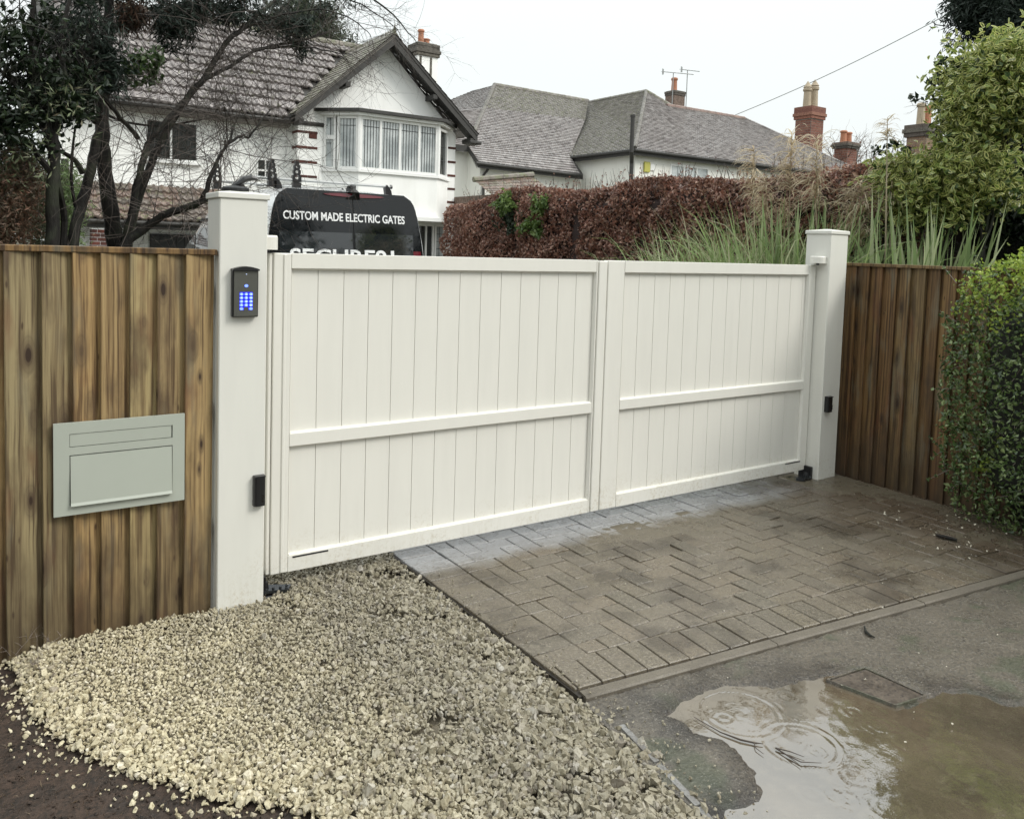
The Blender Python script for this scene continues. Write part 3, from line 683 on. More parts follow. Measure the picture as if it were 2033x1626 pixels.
# ================================================================== FENCES
def board(w, h, t0=.031, t1=.001, flip=False):
    """feather-edge board seen from the front: thick edge at left (+x small), origin at bottom left"""
    b = MB(); n = 5; vs = []
    prof = [(0, .004), (0, -t0+.002), (.003, -t0), (w*.45, -(t0*.62+t1*.38)-.001), (w*.8, -(t0*.2+t1*.8)), (w, -t1), (w, .004)]
    if flip: prof = [(w-x, y) for x, y in prof][::-1]
    k = len(prof)
    vs = [(x, y, 0) for x, y in prof]+[(x, y, h) for x, y in prof]
    b.add(vs, [list(range(k)), [k+i for i in range(k)][::-1]]+[[i, k+i, k+(i+1) % k, (i+1) % k] for i in range(k)])
    return b
fence = empty('timber_fence', (.1, .03, 0), 'tan featheredge board fence carrying the grey letterbox, left of the keypad pier', 'fence')
edges = [-1.10, -1.0, -.9, -.8, -.70, -.60, -.5, -.4, -.3, -.2, -.1, .0, .118, .236, .338, .433, .535, .635, .737, .852]
for i in range(len(edges)-1):
    w = edges[i+1]-edges[i]
    bd = board(w+.014 if i < len(edges)-2 else w, 1.484+random.uniform(-.004, .004)+.06)
    ob = bd.build('board', M['fence'], org=(0, 0, 0)); ob.parent = fence
    ob.location = Vector((edges[i], .045-.0, -.06))-ORG[fence.name]; ob.rotation_euler = (0, random.gauss(0, .0015), random.gauss(0, .008))
b = MB(); b.cbox((-1.12, .012, 1.484), (.862, .075, 1.508), .003); b.build('capping_rail', M['fence2'], fence)
for z in (.30, .80, 1.30):
    b = MB(); b.box((-1.1, .048, z), (.85, .10, z+.07)); b.build('rail', M['fence'], fence)

rf = empty('timber_fence', (5.22, -.45, 0), 'dark damp brown board fence between the right pier and the privet hedge', 'fence')
ye = [.085, -.015, -.115, -.21, -.315, -.41, -.515, -.61, -.715, -.815, -.92, -1.02, -1.12]
for i in range(len(ye)-1):
    w = ye[i]-ye[i+1]; bd = board(w+.012, 1.50+.05, .026, .003, True)
    ob = bd.build('board', M['fence2'], org=(0, 0, 0)); ob.parent = rf
    ob.location = Vector((5.225, ye[i]+.006, -.05))-ORG[rf.name]; ob.rotation_euler = (0, 0, -PI/2+random.gauss(0, .012))
b = MB(); b.cbox((5.185, -1.14, 1.50), (5.255, .10, 1.522), .003); b.build('capping_rail', M['fence2'], rf)
for z in (.30, .85, 1.32):
    b = MB(); b.box((5.228, -1.12, z), (5.28, .09, z+.07)); b.build('rail', M['fence2'], rf)

# ================================================================== PIERS
def pier(x, label, W_=.196, zb=-.06, H_=1.72):
    t = empty('gate_pier', (x+W_/2, W_/2, 0), label, 'gate pier', 'cream gate piers')
    b = MB(); b.cbox((x, 0, zb), (x+W_, W_, H_), .004); b.build('shaft', M['pier'], t)
    b = MB(); c = Vector((x+W_/2, W_/2, H_)); o = .007; w = W_/2+o
    vs = []
    for z, s in ((-.001, w-.002), (.002, w), (.020, w), (.024, w-.003), (.036, .012)): vs += [(c.x-s, c.y-s, c.z+z), (c.x+s, c.y-s, c.z+z), (c.x+s, c.y+s, c.z+z), (c.x-s, c.y+s, c.z+z)]
    b.add(vs, [(3,2,1,0), (16,17,18,19)]+[[k*4+i, k*4+(i+1) % 4, k*4+4+(i+1) % 4, k*4+4+i] for k in range(4) for i in range(4)])
    b.build('cap', M['pier'], t); return t
pier(.866, 'cream square pier with the lit keypad on its front')
pier(4.918, 'cream square pier beside the dark brown fence, flax leaves behind it', .196, -.05, 1.715)

# keypad
t = empty('entry_keypad', (.965, 0, 1.23), 'black entry keypad with blue glowing buttons on the pier', 'keypad')
kx0, kx1, kz0, kz1 = .912, 1.018, 1.232, 1.437
b = MB(); b.cbox((kx0, -.028, kz0), (kx1, -.0006, kz1-.006), .003); b.build('housing', M['black'], t)
b = MB(); n = 8; top = [(kx0-.001+(kx1-kx0+.002)*i/n, kz1-.006+.011*math.sin(PI*i/n)) for i in range(n+1)]
b.prism([(x, -.040, z) for x, z in top]+[(kx1+.001, -.040, kz1-.013), (kx0-.001, -.040, kz1-.013)], (0, .039, 0)); b.build('rain_hood', M['black'], t)
b = MB(); b.cbox((kx0+.005, -.0315, kz0+.004), (kx1-.005, -.0278, kz1-.014), .001); face = b.build('face_plate', M['keyface'], t)
b = MB(); b.box((.9405, -.0322, 1.262), (.9925, -.0316, 1.336)); b.build('backlight', M['keyglow'], t)
b = MB(); b.box((.957, -.0329, 1.261), (.976, -.0323, 1.2745)); b.build('backlight_notch', M['keyface'], t)
KG = 'keys'
def key(x, z, txt):
    b = MB(); n = 14; b.prism([(x+.0072*math.cos(2*PI*i/n), -.0322, z+.0058*math.sin(2*PI*i/n)) for i in range(n)], (0, -.0022, 0)); k = b.build('key', M['key'], t)
    if txt:
        o = text_mesh(txt, 'digit', M['digit'], .0105, .0003, 0, True); o.parent = k; o.location = Vector((x, -.0349, z))-ORG[k.name]; o.rotation_euler = (PI/2, 0, 0)
gl = ['1', '2', '3', '4', '5', '6', '7', '8', '9', '*', '0', '#']
for r in range(4):
    for c in range(3): key(.9475+.0192*c, 1.3275-.0150*r, gl[r*3+c])
key(.9475, 1.2675, ''); key(.9859, 1.2675, ''); key(.9665, 1.362, '')
b = MB(); b.lathe((.9665, -.0326, 1.409), [(.0022, 0), (.0022, .002)], 8); b.build('status_light', M['digit'], t)

# photocells
def cell(x0, x1, z0, z1, y, label):
    t = empty('photocell', ((x0+x1)/2, y, z0), label, 'photocell', 'safety photocells on the piers')
    b = MB(); n = 8; pr = []
    for i in range(n+1):
        a = PI/2*i/n; pr.append((x0+(1-math.cos(a))*.008, y-.024*math.sin(a) if i else y))
    w = x1-x0
    outline = [(x0, y), (x0, y-.018), (x0+.003, y-.025), (x0+.010, y-.029), (x1-.010, y-.029), (x1-.003, y-.025), (x1, y-.018), (x1, y)]
    b.prism([(px, py, z0) for px, py in outline], (0, 0, z1-z0)); b.build('housing', M['black'], t)
    b = MB(); b.cbox((x1-.017, y-.0305, z0+.018), (x1-.007, y-.0292, z0+.05), .0003); b.build('lens', M['blackgloss'], t)
    b = MB(); b.cbox((x0+.002, y-.031, z1-.004), (x1-.002, y-.0005, z1+.002), .0008); b.build('top_cap', M['black'], t)
cell(1.010, 1.059, .425, .553, 0, 'small black photocell low on the keypad pier')
cell(4.946, 5.006, .485, .592, 0, 'small black photocell on the pier by the brown fence')

# warning lamp on the near pier: low black base with a curved black flashing head
t = empty('pier_top_lamp', (.985, .08, 1.745), 'flat black lamp base lying on top of the keypad pier', 'lamp')
b = MB(); b.lathe((.955, .10, 1.7475), [(.050, 0), (.056, .004), (.056, .018), (.050, .024), (.020, .030)], 18); b.build('base', M['black'], t)
b = MB(); b.tube([(.935, .10, 1.772), (.965, .10, 1.785), (.99, .10, 1.806), (1.02, .10, 1.815), (1.045, .10, 1.812)], [.004, .012, .014, .013, .008], 8); b.build('head', M['black'], t)

# ================================================================== LETTERBOX
t = empty('letterbox', (.50, 0, .49), 'sage grey built-in letterbox with a wide flap on the tan fence', 'letterbox')
x0, x1, z0, z1, y = .270, .734, .492, .845, .0
b = MB(); yb, yf = .0085, -.006
sx0, sx1, sz0, sz1 = .322, .686, .752, .803
lx0, lx1, lz0, lz1 = .323, .688, .528, .722
def framebox(b, X, Z):
    pass
for a in ((x0, z0, lx0, z1), (lx1, z0, x1, z1), (lx0, z0, lx1, lz0), (lx0, lz1, lx1, sz0), (lx0, sz1, lx1, z1)):
    b.box((a[0], yb, a[1]), (a[2], yf, a[3]))
b.build('face_plate', M['steel'], t)
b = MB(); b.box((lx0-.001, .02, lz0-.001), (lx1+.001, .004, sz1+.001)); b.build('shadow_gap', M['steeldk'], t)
b = MB(); b.cbox((sx0+.0022, .0035, sz0+.0022), (sx1-.0022, -.0045, sz1-.0022), .0006); b.build('name_strip', M['steel'], t)
b = MB()
b.add([(lx0+.003, -.0065, lz1-.004), (lx1-.003, -.0065, lz1-.004), (lx1-.003, -.016, lz0+.012), (lx0+.003, -.016, lz0+.012), (lx0+.003, -.021, lz0+.001), (lx1-.003, -.021, lz0+.001), (lx0+.003, .0035, lz1-.004), (lx1-.003, .0035, lz1-.004), (lx0+.003, -.006, lz0+.001), (lx1-.003, -.006, lz0+.001)],
      [(0,3,2,1), (3,4,5,2), (6,7,9,8), (0,1,7,6), (4,8,9,5), (0,6,8,4,3), (1,2,5,9,7)]); b.build('flap', M['steel'], t)

# ================================================================== GATE
GYF = .095           # front face of the frame
def leaf(x0, x1, px0, px1, bx, label, hingeleft):
    t = empty('gate_leaf', (x0 if hingeleft else x1, .12, .06), label, 'gate', 'pair of cream driveway gates')
    zb, zt = .062, 1.498; yb = GYF+.045
    pz = [(.143, .630), (.700, 1.425)]
    def rail(name, a, c, ch=.0035):
        b = MB(); b.cbox((a[0], GYF, a[1]), (c[0], yb, c[1]), ch); b.build(name, M['gate'], t)
    rail('stile', (x0, zb), (px0-.0065, zt)); rail('stile', (px1+.0065, zb), (x1, zt))
    for nm, za, zc in (('bottom_rail', zb, pz[0][0]-.0065), ('middle_rail', pz[0][1]+.006, pz[1][0]-.006), ('top_rail', pz[1][1]+.0065, zt)):
        rail(nm, (px0-.0060, za), (px1+.0060, zc), .0015)
    for za, zc in pz:           # beads round each panel
        b = MB(); d = .006; y0, y1 = GYF+.006, GYF+.030
        for A, C, ins in (((px0-d, za-d), (px0, zc+d), 0), ((px1, za-d), (px1+d, zc+d), 0)): b.add(*wedge(A, C, GYF+.002, y1, 'v', A[0] < (px0+px1)/2))
        for A, C, up in (((px0-.0005, za-d), (px1+.0005, za), 1), ((px0-.0005, zc), (px1+.0005, zc+d), 0)): b.add(*wedge(A, C, GYF+.002, y1, 'h', up))
        b.build('panel_bead', M['gate'], t)
        b = MB(); b.box((px0-.004, GYF+.029, za-.004), (px1+.004, GYF+.034, zc+.004)); b.build('groove_back', M['gatedk'], t)
        for i in range(len(bx)-1):
            b = MB(); g = .0009
            b.cbox((bx[i]+g, GYF+.022, za-.002), (bx[i+1]-g, GYF+.0288, zc+.002), .0012); b.build('board', M['gate'], t)
    return t
def wedge(A, C, yf, yb, kind, flag):
    (xa, za), (xc, zc) = A, C
    if kind == 'v':
        # bead slopes from the frame face down to the boards
        if flag: pr = [(xa, yf), (xc, yf+.012), (xc, yb), (xa, yb)]
        else: pr = [(xa, yf+.012), (xc, yf), (xc, yb), (xa, yb)]
        vs = [(x, y, za) for x, y in pr]+[(x, y, zc) for x, y in pr]
    else:
        if flag: pr = [(za, yf), (zc, yf+.012), (zc, yb), (za, yb)]
        else: pr = [(za, yf+.012), (zc, yf), (zc, yb), (za, yb)]
        vs = [(xa, y, z) for z, y in pr]+[(xc, y, z) for z, y in pr]
    return vs, [(0,1,2,3), (7,6,5,4), (0,4,5,1), (1,5,6,2), (2,6,7,3), (3,7,4,0)]
bxL = [1.206+.1236*i for i in range(14)]; bxL = [x for x in bxL if x < 2.90]+[2.932]; bxL[0] = 1.206
bxR = [3.155+.1262*i for i in range(14)]; bxR = [x for x in bxR if x < 4.80]+[4.828]
gl_ = leaf(1.120, 2.951, 1.206, 2.932, bxL, 'left cream gate leaf of upright boards, the one nearer the keypad pier', True)
gr_ = leaf(3.024, 4.905, 3.155, 4.828, bxR, 'right cream gate leaf of upright boards, hung on the pier by the brown fence', False)
b = MB(); b.cbox((2.9565, GYF-.002, .062), (3.0175, GYF+.05, 1.495), .004); b.build('meeting_strip', M['gate'], gl_)
b = MB(); b.cbox((1.100, GYF+.006, .064), (1.118, GYF+.05, 1.496), .004); b.build('hinge_edge', M['gate'], gl_)
b = MB(); b.cbox((1.163, GYF-.006, .066), (1.178, GYF+.001, 1.494), .003); b.build('stile_rib', M['gate'], gl_)
for g, xa, xb, za, zb_ in ((gl_, 1.221, 1.390, .1275, .1275), (gr_, 4.682, 4.842, .1275, .1275)):
    b = MB(); b.box((xa, GYF-.0012, za-.0035), (xb, GYF+.002, za+.0035)); b.build('drain_slot', M['black'], g)
def hinge(x0, x1, y0, y1, z0, z1, label, flip):
    t = empty('top_hinge', ((x0+x1)/2, (y0+y1)/2, z0), label, 'hinge', 'cream top hinges')
    n = 10; P = []
    xr = x1 if not flip else x0; xl = x0 if not flip else x1; s = 1 if not flip else -1; r = (y1-y0)/2
    P = [(xl, y0), (xr-s*r, y0)]+[(xr-s*r+s*r*math.sin(PI*i/n), (y0+y1)/2-r*math.cos(PI*i/n)) for i in range(1, n)]+[(xr-s*r, y1), (xl, y1)]
    if flip: P = P[::-1]
    b = MB(); b.prism([(x, y, z0) for x, y in P], (0, 0, z1-z0-.008)); c = Vector(((x0+x1)/2, (y0+y1)/2, 0))
    b.add([(c.x+(x-c.x)*q, c.y+(y-c.y)*q, z) for q, z in ((1, z1-.0079), (.9, z1)) for x, y in P], [[i, (i+1) % len(P), len(P)+(i+1) % len(P), len(P)+i] for i in range(len(P))]+[[len(P)+i for i in range(len(P))]])
    b.build('bracket', M['gate'], t)
    b = MB(); b.lathe(((xr-s*r), (y0+y1)/2, z0-.012), [(.010, 0), (.010, .012)], 10); b.build('pin', M['blackmetal'], t)
hinge(1.064, 1.140, .070, .155, 1.512, 1.574, 'cream top hinge bracket against the keypad pier', False)
hinge(4.838, 4.917, .022, .125, 1.512, 1.562, 'cream top hinge bracket against the right pier', True)

# underground motor boxes
def motor(x, y, z, s, label, flip):
    t = empty('gate_motor', (x, y, z), label, 'gate motor', 'black gate motors in the ground')
    b = MB(); b.cbox((x-.06, y-.045, z-.05), (x+.08, y+.10, z+.002), .004); b.build('foundation_box', M['blackmetal'], t)
    b = MB(); b.tube([(x-s*.035, y, z+.002), (x-s*.035, y, z+.030), (x-s*.035, y, z+.052)], [.026, .022, .018], 10); b.build('drive_shaft', M['blackmetal'], t)
    b = MB(); b.prism([(x-s*.045, y-.035, z+.012), (x+s*.06, y-.05, z+.006), (x+s*.088, y-.005, z+.006), (x-s*.03, y+.04, z+.012)][::s], (0, 0, .014)); b.build('lever_arm', M['grease'], t)
    b = MB()
    for i in range(4): b.lathe((x-s*.03+s*.030*i, y-.032+.006*(i % 2), z+.024), [(.0065, 0), (.0065, .007)], 6)
    b.build('bolts', M['grease'], t)
    b = MB(); b.cbox((x-s*.058, y-.03, z+.000), (x-s*.034, y+.07, z+.088), .002); b.build('side_plate', M['blackmetal'], t)
motor(1.125, .09, -.012, 1, 'greasy black gate motor at the foot of the keypad pier', False)
motor(4.855, .07, .004, -1, 'black gate motor on the wet paving at the foot of the right pier', True)

#PART3
# ================================================================== VAN
VX = 3.62
van = empty('panel_van', (VX, 7.8, 0), 'white panel van with glossy black rear doors parked behind the gate', 'van')
def ysec(y):
    """roof height and hood profile along the length"""
    pts = [(5.36, 2.13), (5.6, 2.165), (6.5, 2.185), (7.9, 2.155), (8.15, 2.09), (8.6, 1.85), (9.1, 1.55), (9.42, 1.32), (9.8, 1.20), (10.15, 1.08), (10.3, .85)]
    for (a, za), (b_, zb) in zip(pts, pts[1:]):
        if a <= y <= b_: return za+(zb-za)*(y-a)/(b_-a)
    return pts[-1][1]
HW = [(.22, .80), (.35, .92), (.9, .965), (1.35, .950), (1.6, .925), (1.85, .885), (1.95, .862), (2.03, .832), (2.08, .795), (2.11, .755), (2.132, .70), (2.147, .62), (2.158, .40), (2.165, 0)]
def hw(z):
    for (a, wa), (b_, wb) in zip(HW, HW[1:]):
        if a <= z <= b_: return wa+(wb-wa)*(z-a)/(b_-a)
    return 0
def vsection(y):
    zt = ysec(y); P = []
    sc = zt/2.165
    for z, w in HW:
        zz = z if z < .95 else .95+(z-.95)*(zt-.95)/(2.165-.95)
        ww = w
        if zt < 1.9: ww = w if z < .95 else (w*(zt-.95)/(2.165-.95)+hw(min(zz, 2.1))*(1-(zt-.95)/(2.165-.95)))
        if z >= 2.0: ww = w*(.97 if zt < 2.0 else 1)
        P.append((zz, ww*(1 if y < 9.3 else 1-.10*(y-9.3))))
    return P
stn = [5.36, 5.6, 6.2, 7.0, 7.6, 7.9, 8.15, 8.6, 9.1, 9.42, 9.8, 10.15, 10.3]
b = MB(); rings_ = []
for y in stn:
    S = vsection(y); r = []
    for z, w in S: r.append((VX-w, y+(-.12*(max(0, 1.4-z))*0), z))
    for z, w in S[::-1][1:]: r.append((VX+w, y, z))
    rings_.append(r)
k = len(rings_[0]); vs = [p for r in rings_ for p in r]
# the tail leans forward towards the roof
vs = [((x, y-.10*(2.165-z)/.8*(1 if i < k else 0) , z)) for i, (x, y, z) in enumerate(vs)]
fs = [[i*k+j, i*k+j+1, (i+1)*k+j+1, (i+1)*k+j] for i in range(len(stn)-1) for j in range(k-1)]
fs += [list(range(k))[::-1], [(len(stn)-1)*k+j for j in range(k)]]
b.add(vs, fs); body = b.build('body', M['vanwhite'], van, smooth=True)
for p_ in (0,):
    md = body.modifiers.new('edges', 'EDGE_SPLIT'); md.split_angle = math.radians(34)
def rearY(z): return 5.36-.10*(2.165-z)/.8
def rpan(x0, x1, z0, z1, off, mat, name, parent, th=.012, inset=.012, sub=30):
    """a panel following the rear of the van: outline limited by the body's half width"""
    b = MB(); zs = [z0+(z1-z0)*i/sub for i in range(sub+1)]; L, Rr = [], []
    for z in zs:
        h = hw(z)-inset; L.append((max(x0, VX-h), rearY(z)-off, z)); Rr.append((min(x1, VX+h), rearY(z)-off, z))
    n = len(zs); vs = L+Rr+[(x, y+th, z) for x, y, z in L]+[(x, y+th, z) for x, y, z in Rr]; fs = []
    for i in range(n-1):
        fs += [[i, n+i, n+i+1, i+1], [i, i+1, 2*n+i+1, 2*n+i], [n+i, 3*n+i, 3*n+i+1, n+i+1]]
    fs += [[0, 2*n, 3*n, n], [n-1, 2*n-1, 4*n-1, 3*n-1]]
    b.add(vs, fs); return b.build(name, mat, parent)
rpan(VX-.1, VX+.2, .5, 2.12, .004, M['rubber'], 'door_seal', van)
xs_ = VX+.055                                           # split between the two doors, seen a little right of centre
for x0, x1 in ((VX-1, xs_-.006), (xs_+.006, VX+1)):
    d = rpan(x0, x1, .45, 2.128, .012, M['vanblack'], 'rear_door', van)
    xa, xb = (max(x0, VX-.80), x1-.0) if x0 < VX-.5 else (x0, min(x1, VX+.80))
    rpan(xa+(.012 if x0 > VX-.5 else 0), xb-(.012 if x0 < VX-.5 else 0), 1.02, 1.665, .0165, M['vanglass'], 'rear_window', d, .005, .09)
b = MB()                                                # tail lamps and high brake light
rpan(VX+.62, VX+.93, .95, 1.475, .016, M['redlens'], 'tail_lamp', van, .01, .04); rpan(VX-.93, VX-.62, .95, 1.38, .016, M['redlens'], 'tail_lamp', van, .01, .04)
b = MB(); n = 14; P = [(VX-.30+.74*i/n, 2.092+.018*math.sin(PI*i/n)**.5) for i in range(n+1)]+[(VX+.44-.74*i/n, 2.090-.022*math.sin(PI*i/n)**.5) for i in range(1, n)]
b.prism([(x, rearY(z)-.018, z) for x, z in P], (0, -.014, 0)); b.build('brake_light', M['redlens'], van)
b = MB(); c = Vector((VX+.055, 5.35, 2.10)); b.add([(c.x-.085, 5.325, 2.045), (c.x+.085, 5.325, 2.045), (c.x+.055, 5.27, 2.125), (c.x-.055, 5.27, 2.125), (c.x-.03, 5.31, 2.205), (c.x+.03, 5.31, 2.205), (c.x-.06, 5.40, 2.10), (c.x+.06, 5.40, 2.10), (c.x-.03, 5.44, 2.195), (c.x+.03, 5.44, 2.195)],
      [(0,1,3,2), (2,3,5,4), (4,5,9,8), (0,2,4,8,6), (1,7,9,5,3), (6,8,9,7), (0,6,7,1)]); b.build('rear_camera', M['rubber'], van)
# cab glass on the near side, seam band and trim
def sidepan(pts, off, mat, name, th=.01):
    b = MB(); P = []
    for y, z in pts:
        w = hw(min(z, 2.1)); P.append((VX-w-off, y, z))
    b.prism(P, (th, 0, 0)); return b.build(name, mat, van)
sidepan([(7.75, 1.36), (8.45, 1.36), (8.45, 1.62), (8.30, 1.70), (7.75, 1.70)], .006, M['vanglass'], 'cab_window')
sidepan([(8.53, 1.36), (9.12, 1.36), (8.98, 1.45), (8.53, 1.62)], .006, M['vanglass'], 'quarter_window')
sidepan([(5.6, 1.83), (8.32, 1.83), (8.42, 1.79), (5.6, 1.79)], .012, M['rubber'], 'gutter_strip')
b = MB(); ws = [(8.20, 2.055), (9.36, 1.36)]
b.add([(VX-.70, 8.25, 2.05), (VX+.70, 8.25, 2.05), (VX+.84, 9.38, 1.37), (VX-.84, 9.38, 1.37)], [(0,1,2,3)]); b.build('windscreen', M['vanglass'], van)
b = MB(); 
for sx in (-1, 1): b.box((VX+sx*.93, 5.37, .45), (VX+sx*.955, 5.40, 1.9))
for sx in (-1, 1):
    for y in (6.2, 9.3):
        b = MB(); b.tube([(VX+sx*.72, y, .33), (VX+sx*.95, y, .33)], .33, 20); w = b.build('wheel', M['rubber'], van)
        b = MB(); b.tube([(VX+sx*.94, y, .33), (VX+sx*.962, y, .33)], .2, 16); b.build('rim', M['alu'], w)
# lettering
def lettering(txt, x0, x1, ztop, zbot, off, name='lettering'):
    o = text_mesh(txt, name, M['print'], 1, .004, .018); bpy.context.view_layer.update()
    bb = [Vector(c) for c in o.bound_box]; mnx = min(v.x for v in bb); mxx = max(v.x for v in bb); mny = min(v.y for v in bb); mxy = max(v.y for v in bb)
    sx = (x1-x0)/(mxx-mnx); sy = (ztop-zbot)/(mxy-mny)
    lean = math.atan(.10/.8)
    o.scale = (sx, sy, 1); o.rotation_euler = (PI/2-lean, 0, 0); zb = zbot
    o.parent = van; o.location = Vector((x0-mnx*sx, rearY(zb)-off, zb-mny*sy))-ORG[van.name]; return o
lettering('CUSTOM MADE ELECTRIC GATES', 2.868, 4.318, 1.885, 1.790, .015)
lettering('SECURE91', 2.93, 4.165, 1.480, 1.29, .0195)
# roof rack
rk = [(5.62, 2.165), (7.0, 2.185)]
for y, z in rk:
    b = MB(); b.tube([(VX-.98, y, z+.075), (VX+.66, y, z+.075)], .016, 8); br = b.build('roof_bar', M['alu'], van)
    for sx in (-.72, .62):
        b = MB(); b.prism([(VX+sx-.03, y-.03, z-.035), (VX+sx+.05, y-.03, z-.035), (VX+sx+.035, y-.03, z+.03), (VX+sx-.02, y-.03, z+.095), (VX+sx-.045, y-.03, z+.06)], (0, .06, 0)); b.build('bar_foot', M['black'], br)
    b = MB(); b.tube([(VX+.655, y, z+.075), (VX+.675, y, z+.075)], .026, 8); b.build('bar_end', M['black'], br)
    for xq in (-.78, -.50) if y < 6 else (-1.02,):
        b = MB(); h = .235; z0 = z+.05; x0_ = VX+xq
        # tapering bracket with three round holes, built as a ring of quads per hole
        hs = [(.055, .024), (.115, .019), (.170, .014)]; Wd = lambda t: .058*(1-t/h)+.026*(t/h)
        segs = [0, .0851, .143, .195, h]; 
        for (ha, hr), za, zc in zip(hs, segs[:3], segs[1:4]):
            n = 16; out = []; inn = []
            for i in range(n):
                a = 2*PI*i/n; dx, dz = math.cos(a), math.sin(a)
                ex = 1e9
                if dz > 1e-6: ex = min(ex, (zc-ha)/dz)
                if dz < -1e-6: ex = min(ex, (za-ha)/dz)
                if abs(dx) > 1e-6: ex = min(ex, Wd(ha)/abs(dx))
                out.append((ex*dx, ha+ex*dz)); inn.append((hr*dx, ha+hr*dz))
            vs = [(x0_+p[0], y-.02, z0+p[1]) for p in out+inn]+[(x0_+p[0], y+.02, z0+p[1]) for p in out+inn]; fs = []
            for i in range(n):
                j = (i+1) % n; fs += [[i, j, n+j, n+i], [2*n+i, 3*n+i, 3*n+j, 2*n+j], [n+i, n+j, 3*n+j, 3*n+i], [j, i, 2*n+i, 2*n+j]]
            b.add(vs, fs)
        b.box((x0_-.022, y-.02, z0+.195), (x0_+.022, y+.02, z0+h)); b.box((x0_-.045, y-.03, z0-.07), (x0_+.045, y+.03, z0-.002))
        b.build('ladder_stop', M['black'], br)

# ================================================================== HOUSE 1
h1 = empty('white_house', (6.0, 15.5, 0), 'white rendered house with a bay window under a dark timbered gable', 'house')
def wallgrid(b, o, u, n, u0, u1, z0, z1, th, holes):
    us = sorted({u0, u1, *[h[0] for h in holes], *[h[1] for h in holes]}); zs = sorted({z0, z1, *[h[2] for h in holes], *[h[3] for h in holes]})
    for a, c in zip(us, us[1:]):
        for e, f in zip(zs, zs[1:]):
            mu, mz = (a+c)/2, (e+f)/2
            if any(h[0] < mu < h[1] and h[2] < mz < h[3] for h in holes): continue
            b.obox(o, u, n, (a, c), (0, th), (e, f))
def window(parent, o, u, n, u0, u1, z0, z1, lights, lead=(0, 0), dark=False, fr=.045, bars=(), nm='window', sill=True):
    """n points outwards; lights: fractions where mullions stand"""
    b = MB(); d = (-.05, .025)
    b.obox(o, u, n, (u0, u1), d, (z0, z0+fr)); b.obox(o, u, n, (u0, u1), d, (z1-fr, z1)); b.obox(o, u, n, (u0, u0+fr), d, (z0+fr, z1-fr)); b.obox(o, u, n, (u1-fr, u1), d, (z0+fr, z1-fr))
    cuts = [u0+fr]+[u0+(u1-u0)*l for l in lights]+[u1-fr]
    for c in cuts[1:-1]: b.obox(o, u, n, (c-fr*.42, c+fr*.42), d, (z0+fr, z1-fr))
    w = b.build(nm, M['upvc'], parent)
    if sill:
        b = MB(); b.obox(o, u, n, (u0-.05, u1+.05), (-.05, .09), (z0-.05, z0-.002)); b.build('sill', M['upvc'], w)
    for i in range(len(cuts)-1):
        a = cuts[i]+(fr*.42 if i else 0); c = cuts[i+1]-(fr*.42 if i < len(cuts)-2 else 0)
        b = MB(); b.obox(o, u, n, (a, c), (-.03, -.022), (z0+fr, z1-fr)); b.build('pane', M['glassdk' if dark else 'glass'], w)
        nv, nh = lead
        if nv or nh or bars:
            b = MB(); q = .006
            for k_ in range(nv): x = a+(c-a)*(k_+1)/(nv+1); b.obox(o, u, n, (x-q, x+q), (-.0215, -.014), (z0+fr, z1-fr))
            for k_ in range(nh): z = z0+fr+(z1-z0-2*fr)*(.86 if nh == 1 else (k_+1)/(nh+1)); b.obox(o, u, n, (a, c), (-.0213, -.013), (z-q, z+q))
            if nv or nh: b.build('leading', M['lead'], w)
            if bars:
                b = MB()
                for z in bars: b.obox(o, u, n, (a, c), (-.021, .02), (z-.02, z+.02))
                b.build('glazing_bar', M['upvc'], w)
    return w
EX, NY = Vector((1, 0, 0)), Vector((0, -1, 0))
GW0, GW1, GY0 = 6.02, 9.94, 14.0; GC = 8.065; EZ, PKZ = 4.24, 6.20; MY = 14.35
# gable wall with its triangle
b = MB(); wallgrid(b, (0, GY0+.25, 0), EX, NY, GW0, GW1, 0, EZ-.2, .25, [(8.55, 9.72, .9, 2.06)])
b.prism([(GW0, GY0+.25, EZ-.2), (GW1, GY0+.25, EZ-.2), (GW1, GY0+.25, EZ), (GC, GY0+.25, PKZ-.14), (GW0, GY0+.25, EZ)], (0, -.25, 0))
b.box((GW1-.25, GY0+.2505, 0), (GW1, 20, EZ)); b.box((GW0, GY0+.2505, 0), (GW0+.2, 15.2, EZ)); b.build('gable_wall', M['wall'], h1)
b = MB(); wallgrid(b, (0, MY+.25, 0), EX, NY, 1.45, GW0-.002, 0, 4.12, .25, [(3.02, 4.05, 3.10, 3.92), (5.25, 5.62, 2.845, 3.30), (5.25, 5.60, 2.70, 2.785), (2.55, 3.05, 0, 1.62), (3.12, 4.3, 0, 1.62)])
b.box((1.45, MY+.2505, 0), (1.7, 19, 4.12)); b.build('main_wall', M['wall'], h1)
b = MB(); b.box((1.75, 19, 0), (9.6, 19.2, 4.1)); b.box((2.0, 15.2, .02), (9.6, 15.25, 4.0)); b.build('inner_wall', M['doorgrey'], h1)
